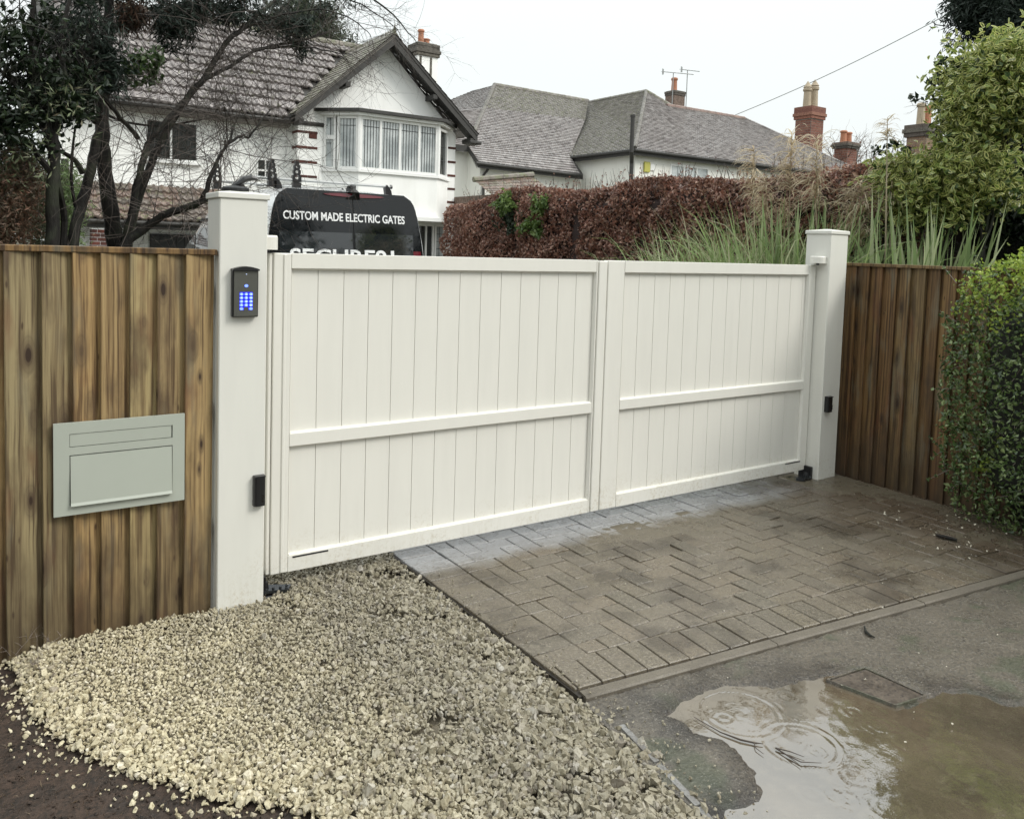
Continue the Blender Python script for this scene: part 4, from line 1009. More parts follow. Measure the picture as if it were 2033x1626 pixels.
# brick quoin bands wrapping both corners
for side in (0, 1):
    zs_ = [3.93, 3.60, 3.285, 2.975, 2.66, 2.34, 2.02, 1.70, 1.38] if not side else [3.92, 3.585, 3.36-.10, 2.94, 2.62, 2.30, 1.98, 1.66]
    for i, z in enumerate(zs_):
        for j in range(2):
            b = MB(); hh = .052
            if not side: xa, xb = GW0+.01+.22*j, GW0+.01+.22*j+.214; b.cbox((xa if j else GW0-.012, GY0-.012, z-hh/2), (xb, GY0+.02, z+hh/2), .004)
            else: xa, xb = GW1-.23, GW1-.01; 
            if side:
                if j: continue
                b.cbox((xa, GY0-.012, z-hh/2), (GW1+.012, GY0+.3, z+hh/2), .004)
            b.build('brick', M['brickdark'], h1)
        if not side:
            b = MB(); b.cbox((GW0-.013, GY0+.021, z-.026), (GW0+.05, GY0+.34, z+.026), .004); b.build('brick', M['brickdark'], h1)
b = MB(); b.cbox((6.27, GY0-.014, 3.80), (6.45, GY0+.01, 3.903), .004); b.build('brick', M['brickdark'], h1)
# barge boards, soffit, brackets
sl = (PKZ-EZ)/(GC-GW0+.18); VGY = GY0-.42
for sx in (-1, 1):
    foot = Vector((GC+sx*2.24, VGY, 4.25)); top = Vector((GC, VGY, 6.22)); d = (top-foot)
    b = MB(); b.prism([foot, top, top-Vector((0, 0, .21)), foot-Vector((0, 0, .19))+Vector((-sx*.0, 0, 0))][::sx*-1 or 1], (0, .045, 0)); bg_ = b.build('bargeboard', M['timber'], h1)
    b = MB(); b.prism([foot+Vector((0, -.012, .02)), top+Vector((0, -.012, .02)), top+Vector((0, -.012, -.045)), foot+Vector((0, -.012, -.04))], (0, .06, 0)); b.build('barge_cap', M['timbergrey' if sx < 0 else 'timber'], bg_)
    b = MB(); b.prism([foot+Vector((0, .046, -.06)), top+Vector((0, .046, -.06)), top+Vector((0, .046, -.10)), foot+Vector((0, .046, -.10))], (0, .375, 0)); b.build('soffit', M['timber'], h1)
    for fr_ in (.06, .52):
        p = foot.lerp(top, fr_); b = MB(); b.cbox((p.x-.06, VGY+.01, p.z-.33), (p.x+.06, GY0-.002, p.z-.215), .01); b.build('bracket', M['timber'], h1)
b = MB(); b.cbox((GC+2.02, VGY-.02, 4.02), (GC+2.36, VGY+.32, 4.10), .02); b.build('gutter_end', M['timber'], h1)
# roofs
def pantile(w=.305, g=.36, amp=.028):
    """one double-roll tile: origin at lower left, x across, y up the slope, z outward; a thick front lip"""
    n = 12; b = MB(); pr = []
    for i in range(n+1):
        t = i/n; ph = (t*2) % 1.0; z = amp*(max(0, math.sin(PI*min(1, ph/.55)))**1.2 if ph < .55 else 0)
        pr.append((t*w, z))
    vs = [(x, 0, z-.005) for x, z in pr]+[(x, 0, z+.030) for x, z in pr]+[(x, g+.05, z+.014) for x, z in pr]; m_ = n+1
    fs = [[i, i+1, m_+i+1, m_+i] for i in range(n)]+[[m_+i, m_+i+1, 2*m_+i+1, 2*m_+i] for i in range(n)]
    b.add(vs, fs); me = bpy.data.meshes.new('roof_tile'); me.from_pydata(b.v, [], b.f); me.update(); me.polygons.foreach_set('use_smooth', [False]*n+[True]*n); return me
def tile_roof(parent, origin, u, up, nrm, rows, me, mat, gauge, width, x_lo, x_hi, maxn, name='roof_tile'):
    me = me.copy(); me.materials.append(mat); Mx = Matrix((u, up, nrm)).transposed(); cnt = 0; extra = []
    for r in range(rows):
        s = r*gauge; a, c = x_lo(s), x_hi(s); k0_ = int(math.floor(a/width)); k1 = int(math.ceil(c/width))
        for k_ in range(k0_, k1):
            if (k_+.5)*width < a or (k_+.5)*width > c: continue
            p = Vector(origin)+u*(k_*width)+up*s+nrm*(.006+random.uniform(-.003, .004))
            o = bpy.data.objects.new(name, me); COL.objects.link(o); o.parent = parent; o.location = p-ORG[parent.name]
            R_ = Mx @ Matrix.Rotation(random.gauss(0, .006), 3, 'Z') @ Matrix.Rotation(random.gauss(0, .010)-.085, 3, 'X'); o.rotation_euler = R_.to_euler(); cnt += 1
    return cnt
E0 = Vector((0, 13.93, 4.17)); R0 = Vector((0, 16.8, 6.62)); up = (R0-E0).normalized(); nrm = EX.cross(up).normalized(); SL = (R0-E0).length
tm = pantile()
def xhi_main(s): 
    z = E0.z+up.z*s; return GC-2.24*(1-(z-4.2)/(6.24-4.2)) if z < 6.2 else 8.6
ntl = tile_roof(h1, E0, EX, up, nrm, 11, tm, M['pantile'], SL/11, .305, lambda s: 1.55, xhi_main, 300)
b = MB(); b.prism([(1.3, E0.y+.02, E0.z-.05), (8.3, E0.y+.02, E0.z-.05), (8.3, R0.y, R0.z-.05), (1.3, R0.y, R0.z-.05)], (0, .03, -.05)); b.prism([(1.3, R0.y+.01, R0.z-.05), (10.1, R0.y+.01, R0.z-.05), (10.1, 19.6, 4.2), (1.3, 19.6, 4.2)], (0, -.02, -.05)); b.build('roof_deck', M['timber'], h1)
for i in range(22):
    b = MB(); x = 1.5+.33*i; b.tube([(x, R0.y, R0.z-.01), (x+.335, R0.y, R0.z-.01)], [.10, .105], 10); b.build('ridge_tile', M['ridge'], h1)
# gable roof slopes, coursed
def course_roof(parent, name, mat, P, gauge, tilew, rise=.012, hipcut=None, matsel=None):
    """P: four corners eave-left, eave-right, top-right, top-left; courses step like tiles; each tile is an island"""
    a, b_, c, d = [Vector(p) for p in P]; nr = max(1, int(round(((d-a).length+(c-b_).length)/2/gauge))); nn = (b_-a).cross(d-a)
    nn.normalize()
    if nn.z < 0: nn = -nn
    V, F = [], []
    for r in range(nr):
        t0, t1 = r/nr, min(1, (r+1.12)/nr); l0, r0 = a.lerp(d, t0), b_.lerp(c, t0); l1, r1 = a.lerp(d, t1), b_.lerp(c, t1)
        w = (r0-l0).length; n = max(1, int(round(w/tilew))); off = .5 if r % 2 else 0
        es = [max(0, min(1, (i+off-.5)/n)) for i in range(n+2)]
        for e0, e1 in zip(es, es[1:]):
            if e1-e0 < 1e-4: continue
            j = random.uniform(-.003, .005); g2 = .004/max(w, .1); e0_, e1_ = e0+g2, e1-g2; h0 = nn*(rise+j); h1_ = nn*(.001)
            p = [l0.lerp(r0, e0_)+h0, l0.lerp(r0, e1_)+h0, l1.lerp(r1, e1_)+h1_, l1.lerp(r1, e0_)+h1_, l0.lerp(r0, e0_)-nn*.004, l0.lerp(r0, e1_)-nn*.004]
            k_ = len(V); V += [q[:] for q in p]; F += [(k_, k_+1, k_+2, k_+3), (k_+4, k_+5, k_+1, k_)]
    o = mesh_np(name, V, F, mat, parent); return tag(o, kind='stuff')
rg0 = Vector((GC, VGY-.03, 6.26)); rg1 = Vector((GC, 16.5, 6.27))
Lf, Lb = Vector((GC-2.27, VGY-.03, 4.25)), Vector((GC-2.27, 13.95, 4.25))
course_roof(h1, 'gable_tiles', M['ridge'], [Lf, Lb, rg1, rg0], .2, .18, .014)
course_roof(h1, 'gable_tiles', M['plaintile'], [(GC+2.27, 19.5, 4.25), (GC+2.27, VGY-.03, 4.25), rg0, (GC, 19.5, 6.27)], .2, .2, .014)
b = MB(); b.prism([Lf-Vector((0,0,.03)), Lb-Vector((0,0,.03)), rg1-Vector((0,0,.03)), rg0-Vector((0,0,.03))], (0, 0, -.02)); b.build('gable_deck', M['timber'], h1)
for i in range(10):                                    # crested ridge tiles
    y0 = VGY-.03+.29*i; b = MB(); b.prism([(GC-.10, y0, 6.20), (GC, y0, 6.30), (GC+.10, y0, 6.20), (GC, y0, 6.25)], (0, .285, 0)); rt = b.build('ridge_tile', M['ridge'], h1)
    b = MB()
    for k_ in range(4):
        yy = y0+.035+.07*k_; b.prism([(GC-.006, yy-.022, 6.29), (GC-.006, yy+.022, 6.29), (GC-.006, yy+.014, 6.325), (GC-.006, yy+.026, 6.34), (GC-.006, yy, 6.385), (GC-.006, yy-.026, 6.34), (GC-.006, yy-.014, 6.325)], (.012, 0, 0))
    b.build('crest', M['ridge'], rt)
b = MB(); b.lathe((GC, VGY, 6.28), [(.035, 0), (.02, .06), (.034, .10), (.012, .14), (.018, .165), (.002, .21)], 8); b.build('finial', M['ridge'], h1)
# fascia and gutter of the main eave
b = MB(); b.box((1.4, E0.y+.06, 4.02), (5.86, E0.y+.09, 4.14)); b.box((1.4, E0.y+.0905, 4.00), (5.86, MY-.002, 4.03)); b.build('fascia', M['timbergrey'], h1)
b = MB(); b.tube([(1.4, E0.y-.01, 4.115), (5.9, E0.y-.01, 4.115)], .045, 8); b.build('gutter', M['timber'], h1)
# bay window
BZ0, BZ1 = 3.17, 4.33; fy = 13.46
fl, fr_ = onY(712, 340, fy).x, onY(868, 352, fy).x; wl, wr = onY(640, 338, GY0).x, onY(889, 352, GY0).x
bay = [Vector((wl, GY0, 0)), Vector((fl, fy, 0)), Vector((fr_, fy, 0)), Vector((wr, GY0, 0))]
def bayprism(name, mat, z0, z1, grow, parent=h1):
    P = [bay[0]+Vector((-grow*1.1, 0, 0)), bay[1]+Vector((-grow*.5, -grow, 0)), bay[2]+Vector((grow*.5, -grow, 0)), bay[3]+Vector((grow*1.1, 0, 0))]
    b = MB(); b.prism([(p.x, p.y-.001, z0) for p in P], (0, 0, z1-z0)); return b.build(name, mat, parent)
bayprism('bay_wall', M['wall'], 2.20, BZ0-.055, 0); bayprism('bay_sill', M['upvc'], BZ0-.055, BZ0-.005, .05)
bayprism('bay_ledge', M['upvc'], 2.11, 2.199, .13); 
bayprism('bay_roof', M['timber'], 4.40, 4.47, .20); bayprism('bay_cornice', M['wall'], 4.335, 4.3995, .11)
bw = None
segs = [(bay[0], bay[1], [.40]), (bay[1], bay[2], [.335-.0, .56, .78][0:3]), (bay[2], bay[3], [])]
for si, (p, q_, li) in enumerate(segs):
    d = (q_-p); L = d.length; d.normalize(); nn = Vector((d.y, -d.x, 0))
    if si == 0:
        window(h1, p, d, nn, .03, L*.36, BZ0, 3.86, [], (0, 1), nm='bay_window', sill=False); window(h1, p, d, nn, .03, L*.36, 3.86, BZ1, [], (1, 0), nm='bay_window', sill=False)
        window(h1, p, d, nn, L*.40, L-.01, BZ0, BZ1, [], (4, 1), nm='bay_window', sill=False, fr=.06)
    elif si == 1: window(h1, p, d, nn, .01, L-.01, BZ0, BZ1, [.255, .50, .75], (5, 1), nm='bay_window', sill=False, fr=.06)
    else: window(h1, p, d, nn, .06, L-.12, BZ0, BZ1-.04, [], (2, 2), True, nm='bay_window', sill=False, fr=.06)
for c in (bay[1], bay[2]):
    b = MB(); b.tube([(c.x, c.y+.01, BZ0-.004), (c.x, c.y+.01, BZ1+.004)], .055, 8); b.build('bay_post', M['upvc'], h1)
b = MB()                                             # room behind the bay: curtains and things on the sill
for x in np.arange(wl+.15, wr-.3, .42): b.box((x, fy+.40, BZ0+.02), (x+.26, fy+.42, BZ1-.03))
b.build('curtain', M['curtain'], h1)
b = MB(); b.box((GW0+.3, GY0+.8, 3.0), (GW1-.3, GY0+.85, 4.4)); b.build('room_back', M['doorgrey'], h1)
# lower bay window, main wall windows
window(h1, (0, GY0, 0), EX, NY, 8.56, 9.40, .9, 2.06, [.75], (5, 7), True, nm='window', sill=False)
window(h1, (0, GY0, 0), EX, NY, 9.42, 9.71, .9, 2.06, [], (1, 5), False, nm='window', sill=False)
window(h1, (0, MY, 0), EX, NY, 3.02, 4.05, 3.10, 3.92, [.48], (2, 2), True, nm='window')
window(h1, (0, MY, 0), EX, NY, 5.25, 5.62, 2.845, 3.30, [.5], (0, 0), True, fr=.025, bars=(3.06,), nm='window', sill=False)
window(h1, (0, MY, 0), EX, NY, 5.25, 5.60, 2.70, 2.785, [.5], (0, 0), True, fr=.014, nm='window', sill=False)
# porch lean-to
pe0 = Vector((0, 13.15, 1.86)); pr0 = Vector((0, MY-.01, 2.58)); pu = (pr0-pe0).normalized(); pn = EX.cross(pu).normalized()
tile_roof(h1, pe0, EX, pu, pn, 5, pantile(.30, .30, .032), M['porchtile'], (pr0-pe0).length/5.05, .30, lambda s: 1.86+.0*s, lambda s: 5.1, 80)
b = MB(); b.prism([(1.8, pe0.y+.03, pe0.z-.04), (5.15, pe0.y+.03, pe0.z-.04), (5.15, pr0.y, pr0.z-.04), (1.8, pr0.y, pr0.z-.04)], (0, 0, -.04)); b.box((1.8, pe0.y+.05, 1.70), (5.15, pe0.y+.08, 1.80)); b.build('porch_roof_deck', M['timber'], h1)
b = MB(); b.tube([(1.8, pe0.y-.02, 1.815), (5.15, pe0.y-.02, 1.815)], .04, 8); b.build('gutter', M['timber'], h1)
b = MB(); b.box((2.50, MY-.06, 0), (2.62, MY-.001, 1.7)); b.box((2.62, MY-.05, 0), (3.08, MY-.02, 1.62)); b.build('door', M['wall'], h1)
b = MB(); b.box((3.12, MY-.05, 0), (4.3, MY-.02, 1.62)); gd = b.build('garage_door', M['doorgrey'], h1)
for i in range(7): b = MB(); b.box((3.14+.16*i, MY-.062, .02), (3.14+.16*i+.145, MY-.0505, 1.6)); b.build('panel', M['doorgrey'], gd)
# brick porch pier in courses
b = MB(); b.box((1.945, 13.205, 0), (2.215, 13.49, 1.68)); pp = b.build('porch_pier', M['upvc'], h1)
for r in range(22):
    for c in range(2):
        xa = 1.94+(0 if r % 2 else -.0)+(.145 if (c and r % 2) else .095 if c else 0); xb = 2.22 if c else xa+(.135 if r % 2 else .085)
        b = MB(); b.box((xa, 13.195, 1.66-.074*(r+1)+.012), (xb, 13.5, 1.66-.074*r)); b.build('brick', M['brickdark'], pp)
b = MB(); b.box((1.45, 13.6, 0), (1.93, 13.8, 1.66)); b.build('porch_side_wall', M['wall'], h1)
course_roof(h1, 'side_porch_tiles', M['pantile'], [(1.25, 13.3, 1.70), (2.05, 13.3, 1.70), (1.95, 14.3, 2.05), (1.45, 14.3, 2.05)], .15, .16)
# chimney of the first house
CC = (10.6, 17.0); 
def chimney(parent, cx, cy, z0, z1, w, d, mats, pots, caprows=3, stripes=False, capmat=None, step=.05, ch=.12):
    b = MB(); b.box((cx-w/2, cy-d/2, z0), (cx+w/2, cy+d/2, z1)); st = b.build('chimney', mats, parent)
    z = z1; prof = [0, step, step*1.6, step, .0]
    for i in range(caprows+1):
        e = prof[min(i+1, 3)]; b = MB(); b.cbox((cx-w/2-e, cy-d/2-e, z+.001), (cx+w/2+e, cy+d/2+e, z+ch), .008); b.build('oversail', capmat or mats, st); z += ch
    for px_, py_, hh, r, mt, cone in pots:
        b = MB(); b.lathe((cx+px_, cy+py_, z), [(r*1.15, 0), (r, .04), (r*.86, hh*.8), (r*1.12, hh*.84), (r*1.12, hh*.93), (r*.9, hh)]+([(r*1.1, hh+.02), (.01, hh+r*1.7)] if cone else []), 12); b.build('pot', mt, st)
    b = MB(); b.prism([(cx-w/2+.02, cy-d/2+.02, z), (cx+w/2-.02, cy-d/2+.02, z), (cx+w/2-.02, cy+d/2-.02, z), (cx-w/2+.02, cy+d/2-.02, z)], (0, 0, .03)); b.build('flaunching', M['mortar'], st)
    return st
ch1 = chimney(h1, 10.62, 17.1, 3.9, 6.72, .62, .50, M['wall'], [(-.12, -.05, .40, .085, M['potred'], False), (.10, .05, .20, .10, M['potred'], False)], 3, capmat=M['brickgrey'], step=.045, ch=.085)
b = MB(); 
for x in (10.62-.22, 10.62+.10): b.box((x-.03, 17.1-.262, 5.95), (x+.03, 17.1-.249, 6.70))
b.box((10.62+.02, 17.1-.264, 5.90), (10.62+.18, 17.1-.249, 5.96)); b.build('brick_stripe', M['brickgrey'], ch1)

# ================================================================== HOUSE 2
K = Vector((22.98, 22.0, 5.804)); T2 = .639
h2 = empty('tiled_house', (25, 27, 0), 'cream pebbledashed house with large grey plain-tiled roofs beyond the hedge', 'house')
pk = Vector((K.x+6.27, K.y+6.27, 9.81)); ry2 = K.y+4.90; rz = 8.94
ov = .35
b = MB(); wallgrid(b, (0, K.y+ov+.3, 0), EX, NY, K.x+ov, 36.5, 0, 5.66, .3, [(25.35, 27.75, 4.25, 5.40)])
b.box((K.x+ov, K.y+ov+.301, 0), (K.x+ov+.3, 34, 5.66)); b.box((36.2, K.y+ov+.301, 0), (36.5, 30, 5.66)); b.build('wall', M['wall2'], h2)
window(h2, (0, K.y+ov, 0), EX, NY, 25.35, 27.75, 4.25, 5.40, [.35, .68], (0, 0), False, fr=.08, nm='window')
Wp = Vector((K.x, 26.3, K.z)); 
# south slope: eave, ridge and both hips
S1, S2 = Vector((29.70, ry2, rz)), Vector((35.2, ry2, rz)); SE = Vector((K.x+17.0, K.y, K.z)); 
course_roof(h2, 'roof_tiles', M['plaintile'], [K, SE, S2, Vector((K.x+4.9, ry2, rz))], .20, .26, .034)
course_roof(h2, 'roof_tiles', M['plaintile'], [Vector((K.x+4.9, ry2, rz)), Vector((29.72+.0, ry2, rz)), pk, pk], .20, .26, .034)
course_roof(h2, 'roof_tiles', M['plaintile'], [SE, SE+Vector((0, 9, 0)), Vector((35.2, ry2+.3, rz)), S2], .20, .26, .034)
WR = Vector((29.30, 33.3, 9.85)); WE = Vector((K.x, 26.30, K.z))
course_roof(h2, 'roof_tiles', M['mosstile'], [WE, K, pk, WR], .20, .26, .034)
course_roof(h2, 'roof_tiles', M['plaintile'], [Vector((29.72, ry2, rz)), Vector((36, 30, 5.8)), Vector((29.4, 33, 9.8)), pk], .3, .3, .016)
def ridgeline(parent, a, c, r, mat, seg=.42, name='ridge_tile'):
    a, c = Vector(a), Vector(c); n = max(1, int((c-a).length/seg)); d = (c-a)/n
    for i in range(n): b = MB(); b.tube([a+d*i, a+d*(i+1)], [r*.94, r*1.04], 7); b.build(name, mat, parent)
ridgeline(h2, S1+Vector((-.3, 0, .0)), S2, .11, M['ridgered']); ridgeline(h2, WR, pk, .11, M['mosstile']); ridgeline(h2, pk, S1, .11, M['ridge'], .5); ridgeline(h2, K+Vector((0,0,.03)), pk, .09, M['hip'], .35, 'hip_tile')
ridgeline(h2, SE, S2, .09, M['plaintile'], .5, 'hip_tile')
b = MB(); b.box((K.x+.02, K.y+.04, K.z-.26), (SE.x, K.y+.08, K.z-.02)); b.box((K.x+.03, K.y+.081, K.z-.26), (K.x+.07, 26.3, K.z-.02)); b.box((K.x+.071, K.y+.081, K.z-.2), (SE.x, K.y+ov+.02, K.z-.17)); b.build('fascia', M['timber'], h2)
b = MB(); b.tube([(K.x-.04, 26.3, K.z-.07), (K.x-.04, K.y-.04, K.z-.07), (SE.x, K.y-.04, K.z-.07)], .06, 8); b.build('gutter', M['timber'], h2)
# west wing, its long slope running below the other eaves
AL, AR = Vector((17.45, 25.25, 5.02)), Vector((22.66, 25.2, 4.93)); AT = .80
A_rl, A_rr = Vector((22.0, 31.4, 9.62)), Vector((28.2, 31.6, 9.72))
VB = Vector((K.x, 26.35, 5.83)); VT = Vector((28.6, 32.2, 9.75))
AL2 = Vector((17.52, 26.25, 5.75))
course_roof(h2, 'roof_tiles', M['plaintile'], [AL, AR, VB, AL2], .19, .24, .034)
course_roof(h2, 'roof_tiles', M['plaintile'], [AL2, VB, Vector((26.30, 29.5, 8.17)), Vector((20.1, 29.15, 8.0))], .19, .24, .034)
course_roof(h2, 'roof_tiles', M['mosstile'], [Vector((20.1, 29.15, 8.0)), Vector((26.30, 29.5, 8.17)), VT, A_rl], .19, .24, .034)
course_roof(h2, 'roof_tiles', M['plaintile'], [Vector((14.2, 36, 5.75)), AL2, A_rl, A_rl+Vector((0, 2, 0))], .19, .24, .034)
course_roof(h2, 'roof_tiles', M['plaintile'], [AL2+Vector((-3.2, .35, -.02)), AL2, Vector((20.1, 29.15, 8.0)), Vector((18.2, 29.4, 7.6))], .19, .24, .034)
ridgeline(h2, A_rl, VT, .11, M['mosstile']); ridgeline(h2, AL2, A_rl, .11, M['hip'], .30, 'hip_tile'); ridgeline(h2, VB, VT, .05, M['hip'], .5, 'valley_tile')
b = MB(); d = Vector((0, 0, -.24))
b.prism([AL, AR, AR+d, AL+d], (0, .04, 0)); b.prism([AL, AL2, AL2+d, AL+d], (.04, 0, 0)); b.prism([AR, VB+Vector((-.2, 0, 0)), VB+d+Vector((-.2, 0, 0)), AR+d], (.2, 0, 0)); b.prism([AL2+Vector((-3.2, .35, 0)), AL2, AL2+d, AL2+Vector((-3.2, .35, -.24))], (0, .05, 0)); b.build('fascia', M['timber'], h2)
b = MB(); b.tube([AL+Vector((-.15, -.06, -.07)), AR+Vector((.1, -.06, -.07))], .06, 8); b.build('gutter', M['timber'], h2)
b = MB(); b.box((17.75, 25.6, 0), (23.1, 25.9, 4.85)); b.prism([(17.75, 25.9, 0), (17.75, 25.9, 4.85), (17.75, 26.6, 5.6), (17.75, 33, 5.6), (17.75, 33, 0)], (.3, 0, 0)); b.prism([(14.0, 26.65, 0), (17.75, 26.65, 0), (17.75, 26.65, 5.55), (14.0, 26.65, 5.55)], (0, .3, 0)); b.build('wall', M['wall2'], h2)
window(h2, (0, 25.6, 0), EX, NY, 19.55, 20.9, 3.9, 4.55, [.5], (0, 0), False, fr=.07, nm='window')
b = MB(); b.tube([(18.05, 25.45, 4.82), (18.0, 25.5, 4.68), (17.9, 25.53, 4.55), (17.9, 25.53, 0)], .055, 8); b.build('downpipe', M['timber'], h2)
b = MB(); b.tube([(22.70, 21.9, 7.05), (22.70, 21.9, 5.62), (22.95, 22.15, 5.42), (23.05, 22.25, 5.2), (23.05, 22.25, 0)], .085, 8); b.tube([(22.70, 21.9, 7.02), (22.70, 21.9, 7.12)], .11, 8); b.build('soil_pipe', M['timber'], h2)
cb = onY(1340, 200, 29.6); ct = onY(1340, 192, 29.6)
ch2 = chimney(h2, cb.x, 29.6, 7.4, ct.z, .80, .70, M['brickgrey'], [(-.1, 0, .75, .17, M['potred'], False)], 1, capmat=M['brickgrey'], step=.03, ch=.12)
# alarm box on the wall
t = empty('alarm_box', (24.0, 22.3, 4.95), 'yellow alarm box on the cream wall of the tiled house', 'alarm box')
b = MB(); b.cbox((23.80, 22.27, 4.92), (24.14, 22.349, 5.36), .02); b.build('cover', M['alarm'], t)
b = MB(); b.cbox((24.16, 22.30, 5.0), (24.42, 22.349, 5.30), .02); b.build('side_box', M['upvc'], t)
# aerials
def aerial(x, y, z0, z1, a, L, label, n=9):
    t = empty('tv_aerial', (x, y, z0), label, 'aerial', 'rooftop tv aerials')
    b = MB(); b.tube([(x, y, z0), (x, y, z1)], .028, 6); b.build('mast', M['cable'], t)
    d = Vector((math.cos(a), math.sin(a)*.3, math.tan(math.radians(4)))).normalized(); c = Vector((x, y, z1)); sd = Vector((-d.y, d.x, 0)).normalized()
    b = MB(); b.tube([c-d*L*.35, c+d*L*.65], .022, 5); b.build('boom', M['cable'], t)
    for i in range(n): q_ = c+d*L*(-.32+i*.97/n); b = MB(); b.tube([q_-sd*.16-Vector((0, 0, .03)), q_+sd*.16+Vector((0, 0, .03))], .012, 4); b.build('element', M['cable'], t)
    q_ = c-d*L*.35; b = MB(); b.prism([q_+Vector((0, -.02, -.16)), q_+Vector((.10, -.02, -.14)), q_+Vector((.10, -.02, .14)), q_+Vector((0, -.02, .16))], (0, .03, 0)); b.build('reflector', M['cable'], t)
p1 = onY(1337, 145, 29.1); aerial(p1.x, 29.1, 8.9, p1.z, -.1, 2.3, 'longer television aerial standing over the squat chimney')
p2 = onY(1365, 140, 29.2); aerial(p2.x, 29.2, 8.9, p2.z, .1, 1.5, 'shorter television aerial just right of the squat chimney', 6)

# small shed roof between house and hedge
t = empty('garden_shed', (10.8, 12.4, 0), 'low brown tiled shed roof peeping over the copper hedge', 'shed')
b = MB(); b.box((9.95, 12.3, 0), (11.75, 14.1, 2.75)); b.build('wall', M['brickgrey'], t)
course_roof(t, 'roof_tiles', M['porchtile'], [(9.85, 12.15, 2.72), (11.85, 12.15, 2.78), (11.55, 13.1, 3.34), (9.95, 13.1, 3.1)], .16, .2)
ridgeline(t, (9.9, 13.05, 3.12), (11.6, 13.05, 3.36), .07, M['ridge'])
# low garden wall by the house corner
t = MB(); t.box((10.0, 13.6, 0), (12.6, 13.8, 2.52)); t.box((9.98, 13.58, 2.5205), (12.62, 13.82, 2.57)); tag(t.build('garden_wall', M['brickgrey']), 'low grey wall running from the white house behind the hedge', 'wall')

# far houses, mostly hidden, with the chimneys that show
def farhouse(cx, cy, label, zr, w=9):
    t = empty('far_house', (cx, cy, 0), label, 'house', 'far houses beyond the hedge'); b = MB(); b.box((cx-w/2, cy-4, 0), (cx+w/2, cy+4, zr-2.4)); b.build('wall', M['wall2'], t)
    b = MB(); b.prism([(cx-w/2-.3, cy-4.3, zr-2.39), (cx-w/2-.3, cy+4.3, zr-2.39), (cx-w/2-.3, cy, zr)], (w+.6, 0, 0)); b.build('roof', M['plaintile'], t); return t
def bricks_face(st, cx, cy, z0, z1, w, d, mat):
    n = int((z1-z0)/.16)
    V_, F_ = [], []
    for r in range(n):
        za, zb = z0+r*(z1-z0)/n+.01, z0+(r+1)*(z1-z0)/n-.012
        for face in (0, 1):
            Lw = w if face == 0 else d; m_ = max(3, int(Lw/.40)); o = .5 if r % 2 else 0; es = [min(1, max(0, (i+o-.5)/m_)) for i in range(m_+2)]
            for e0, e1 in zip(es, es[1:]):
                if e1-e0 < .02: continue
                g2 = .008/Lw
                if face == 0: P = [(cx-w/2+Lw*(e0+g2), cy-d/2-.014, z) for z in (za, zb)]+[(cx-w/2+Lw*(e1-g2), cy-d/2-.014, z) for z in (zb, za)]
                else: P = [(cx-w/2-.014, cy+d/2-Lw*(e0+g2), z) for z in (za, zb)]+[(cx-w/2-.014, cy+d/2-Lw*(e1-g2), z) for z in (zb, za)]
                k_ = len(V_); V_ += P; F_.append((k_, k_+1, k_+2, k_+3))
    tag(mesh_np('brickwork', V_, F_, mat, st), kind='stuff')
A = farhouse(45.0, 32.5, 'far house whose red chimney with two capped buff pots rises behind the reeds', 8.6)
q0, q1 = onY(1578, 215, 30), onY(1638, 215, 30)
cA = onY(1606, 260, 31)
st = chimney(A, cA.x, 31.0, 6.5, 10.55, 1.30, 1.2, M['mortar'], [(-.36, 0, 1.25, .26, M['potbuff'], True), (.36, 0, 1.45, .26, M['potbuff'], True)], 3, capmat=M['brickred'], step=.09, ch=.2)
bricks_face(st, cA.x, 31.0, 6.6, 10.5, 1.30, 1.2, M['brickred'])
B_ = farhouse(50.5, 33, 'far house showing only a small red chimney between the reed plumes', 8.2)
cB = onY(1679, 290, 30.6)
st = chimney(B_, cB.x, 30.6, 6.5, 8.95, 1.05, 1.0, M['mortar'], [(-.3, 0, .8, .22, M['potred'], False), (.3, 0, .75, .2, M['potred'], False)], 2, capmat=M['brickgrey'], step=.12, ch=.14); bricks_face(st, cB.x, 30.6, 6.5, 8.95, 1.05, 1.0, M['brickred'])
C_ = farhouse(60, 33, 'far house whose buff chimney stands half behind the variegated shrub', 8.6)
cC = onY(1832, 280, 30.8)
st = chimney(C_, cC.x, 30.8, 6.5, 10.7, 1.75, 1.5, M['mortar'], [(-.45, 0, 1.6, .30, M['potbuff'], False), (.40, 0, 1.5, .30, M['potred'], False)], 2, capmat=M['brickgrey'], step=.16, ch=.3); bricks_face(st, cC.x, 30.8, 6.5, 10.7, 1.75, 1.5, M['bricktan'])
# overhead wire
wa, wb = onY(1440, 237, 40), onY(2000, -34, 18)
b = MB(); b.tube([wa.lerp(wb, i/12)-Vector((0, 0, .35*math.sin(PI*i/12))) for i in range(13)], .026, 5); tag(b.build('overhead_wire', M['cable']), 'thin overhead wire crossing the sky down to the roofs', 'wire')

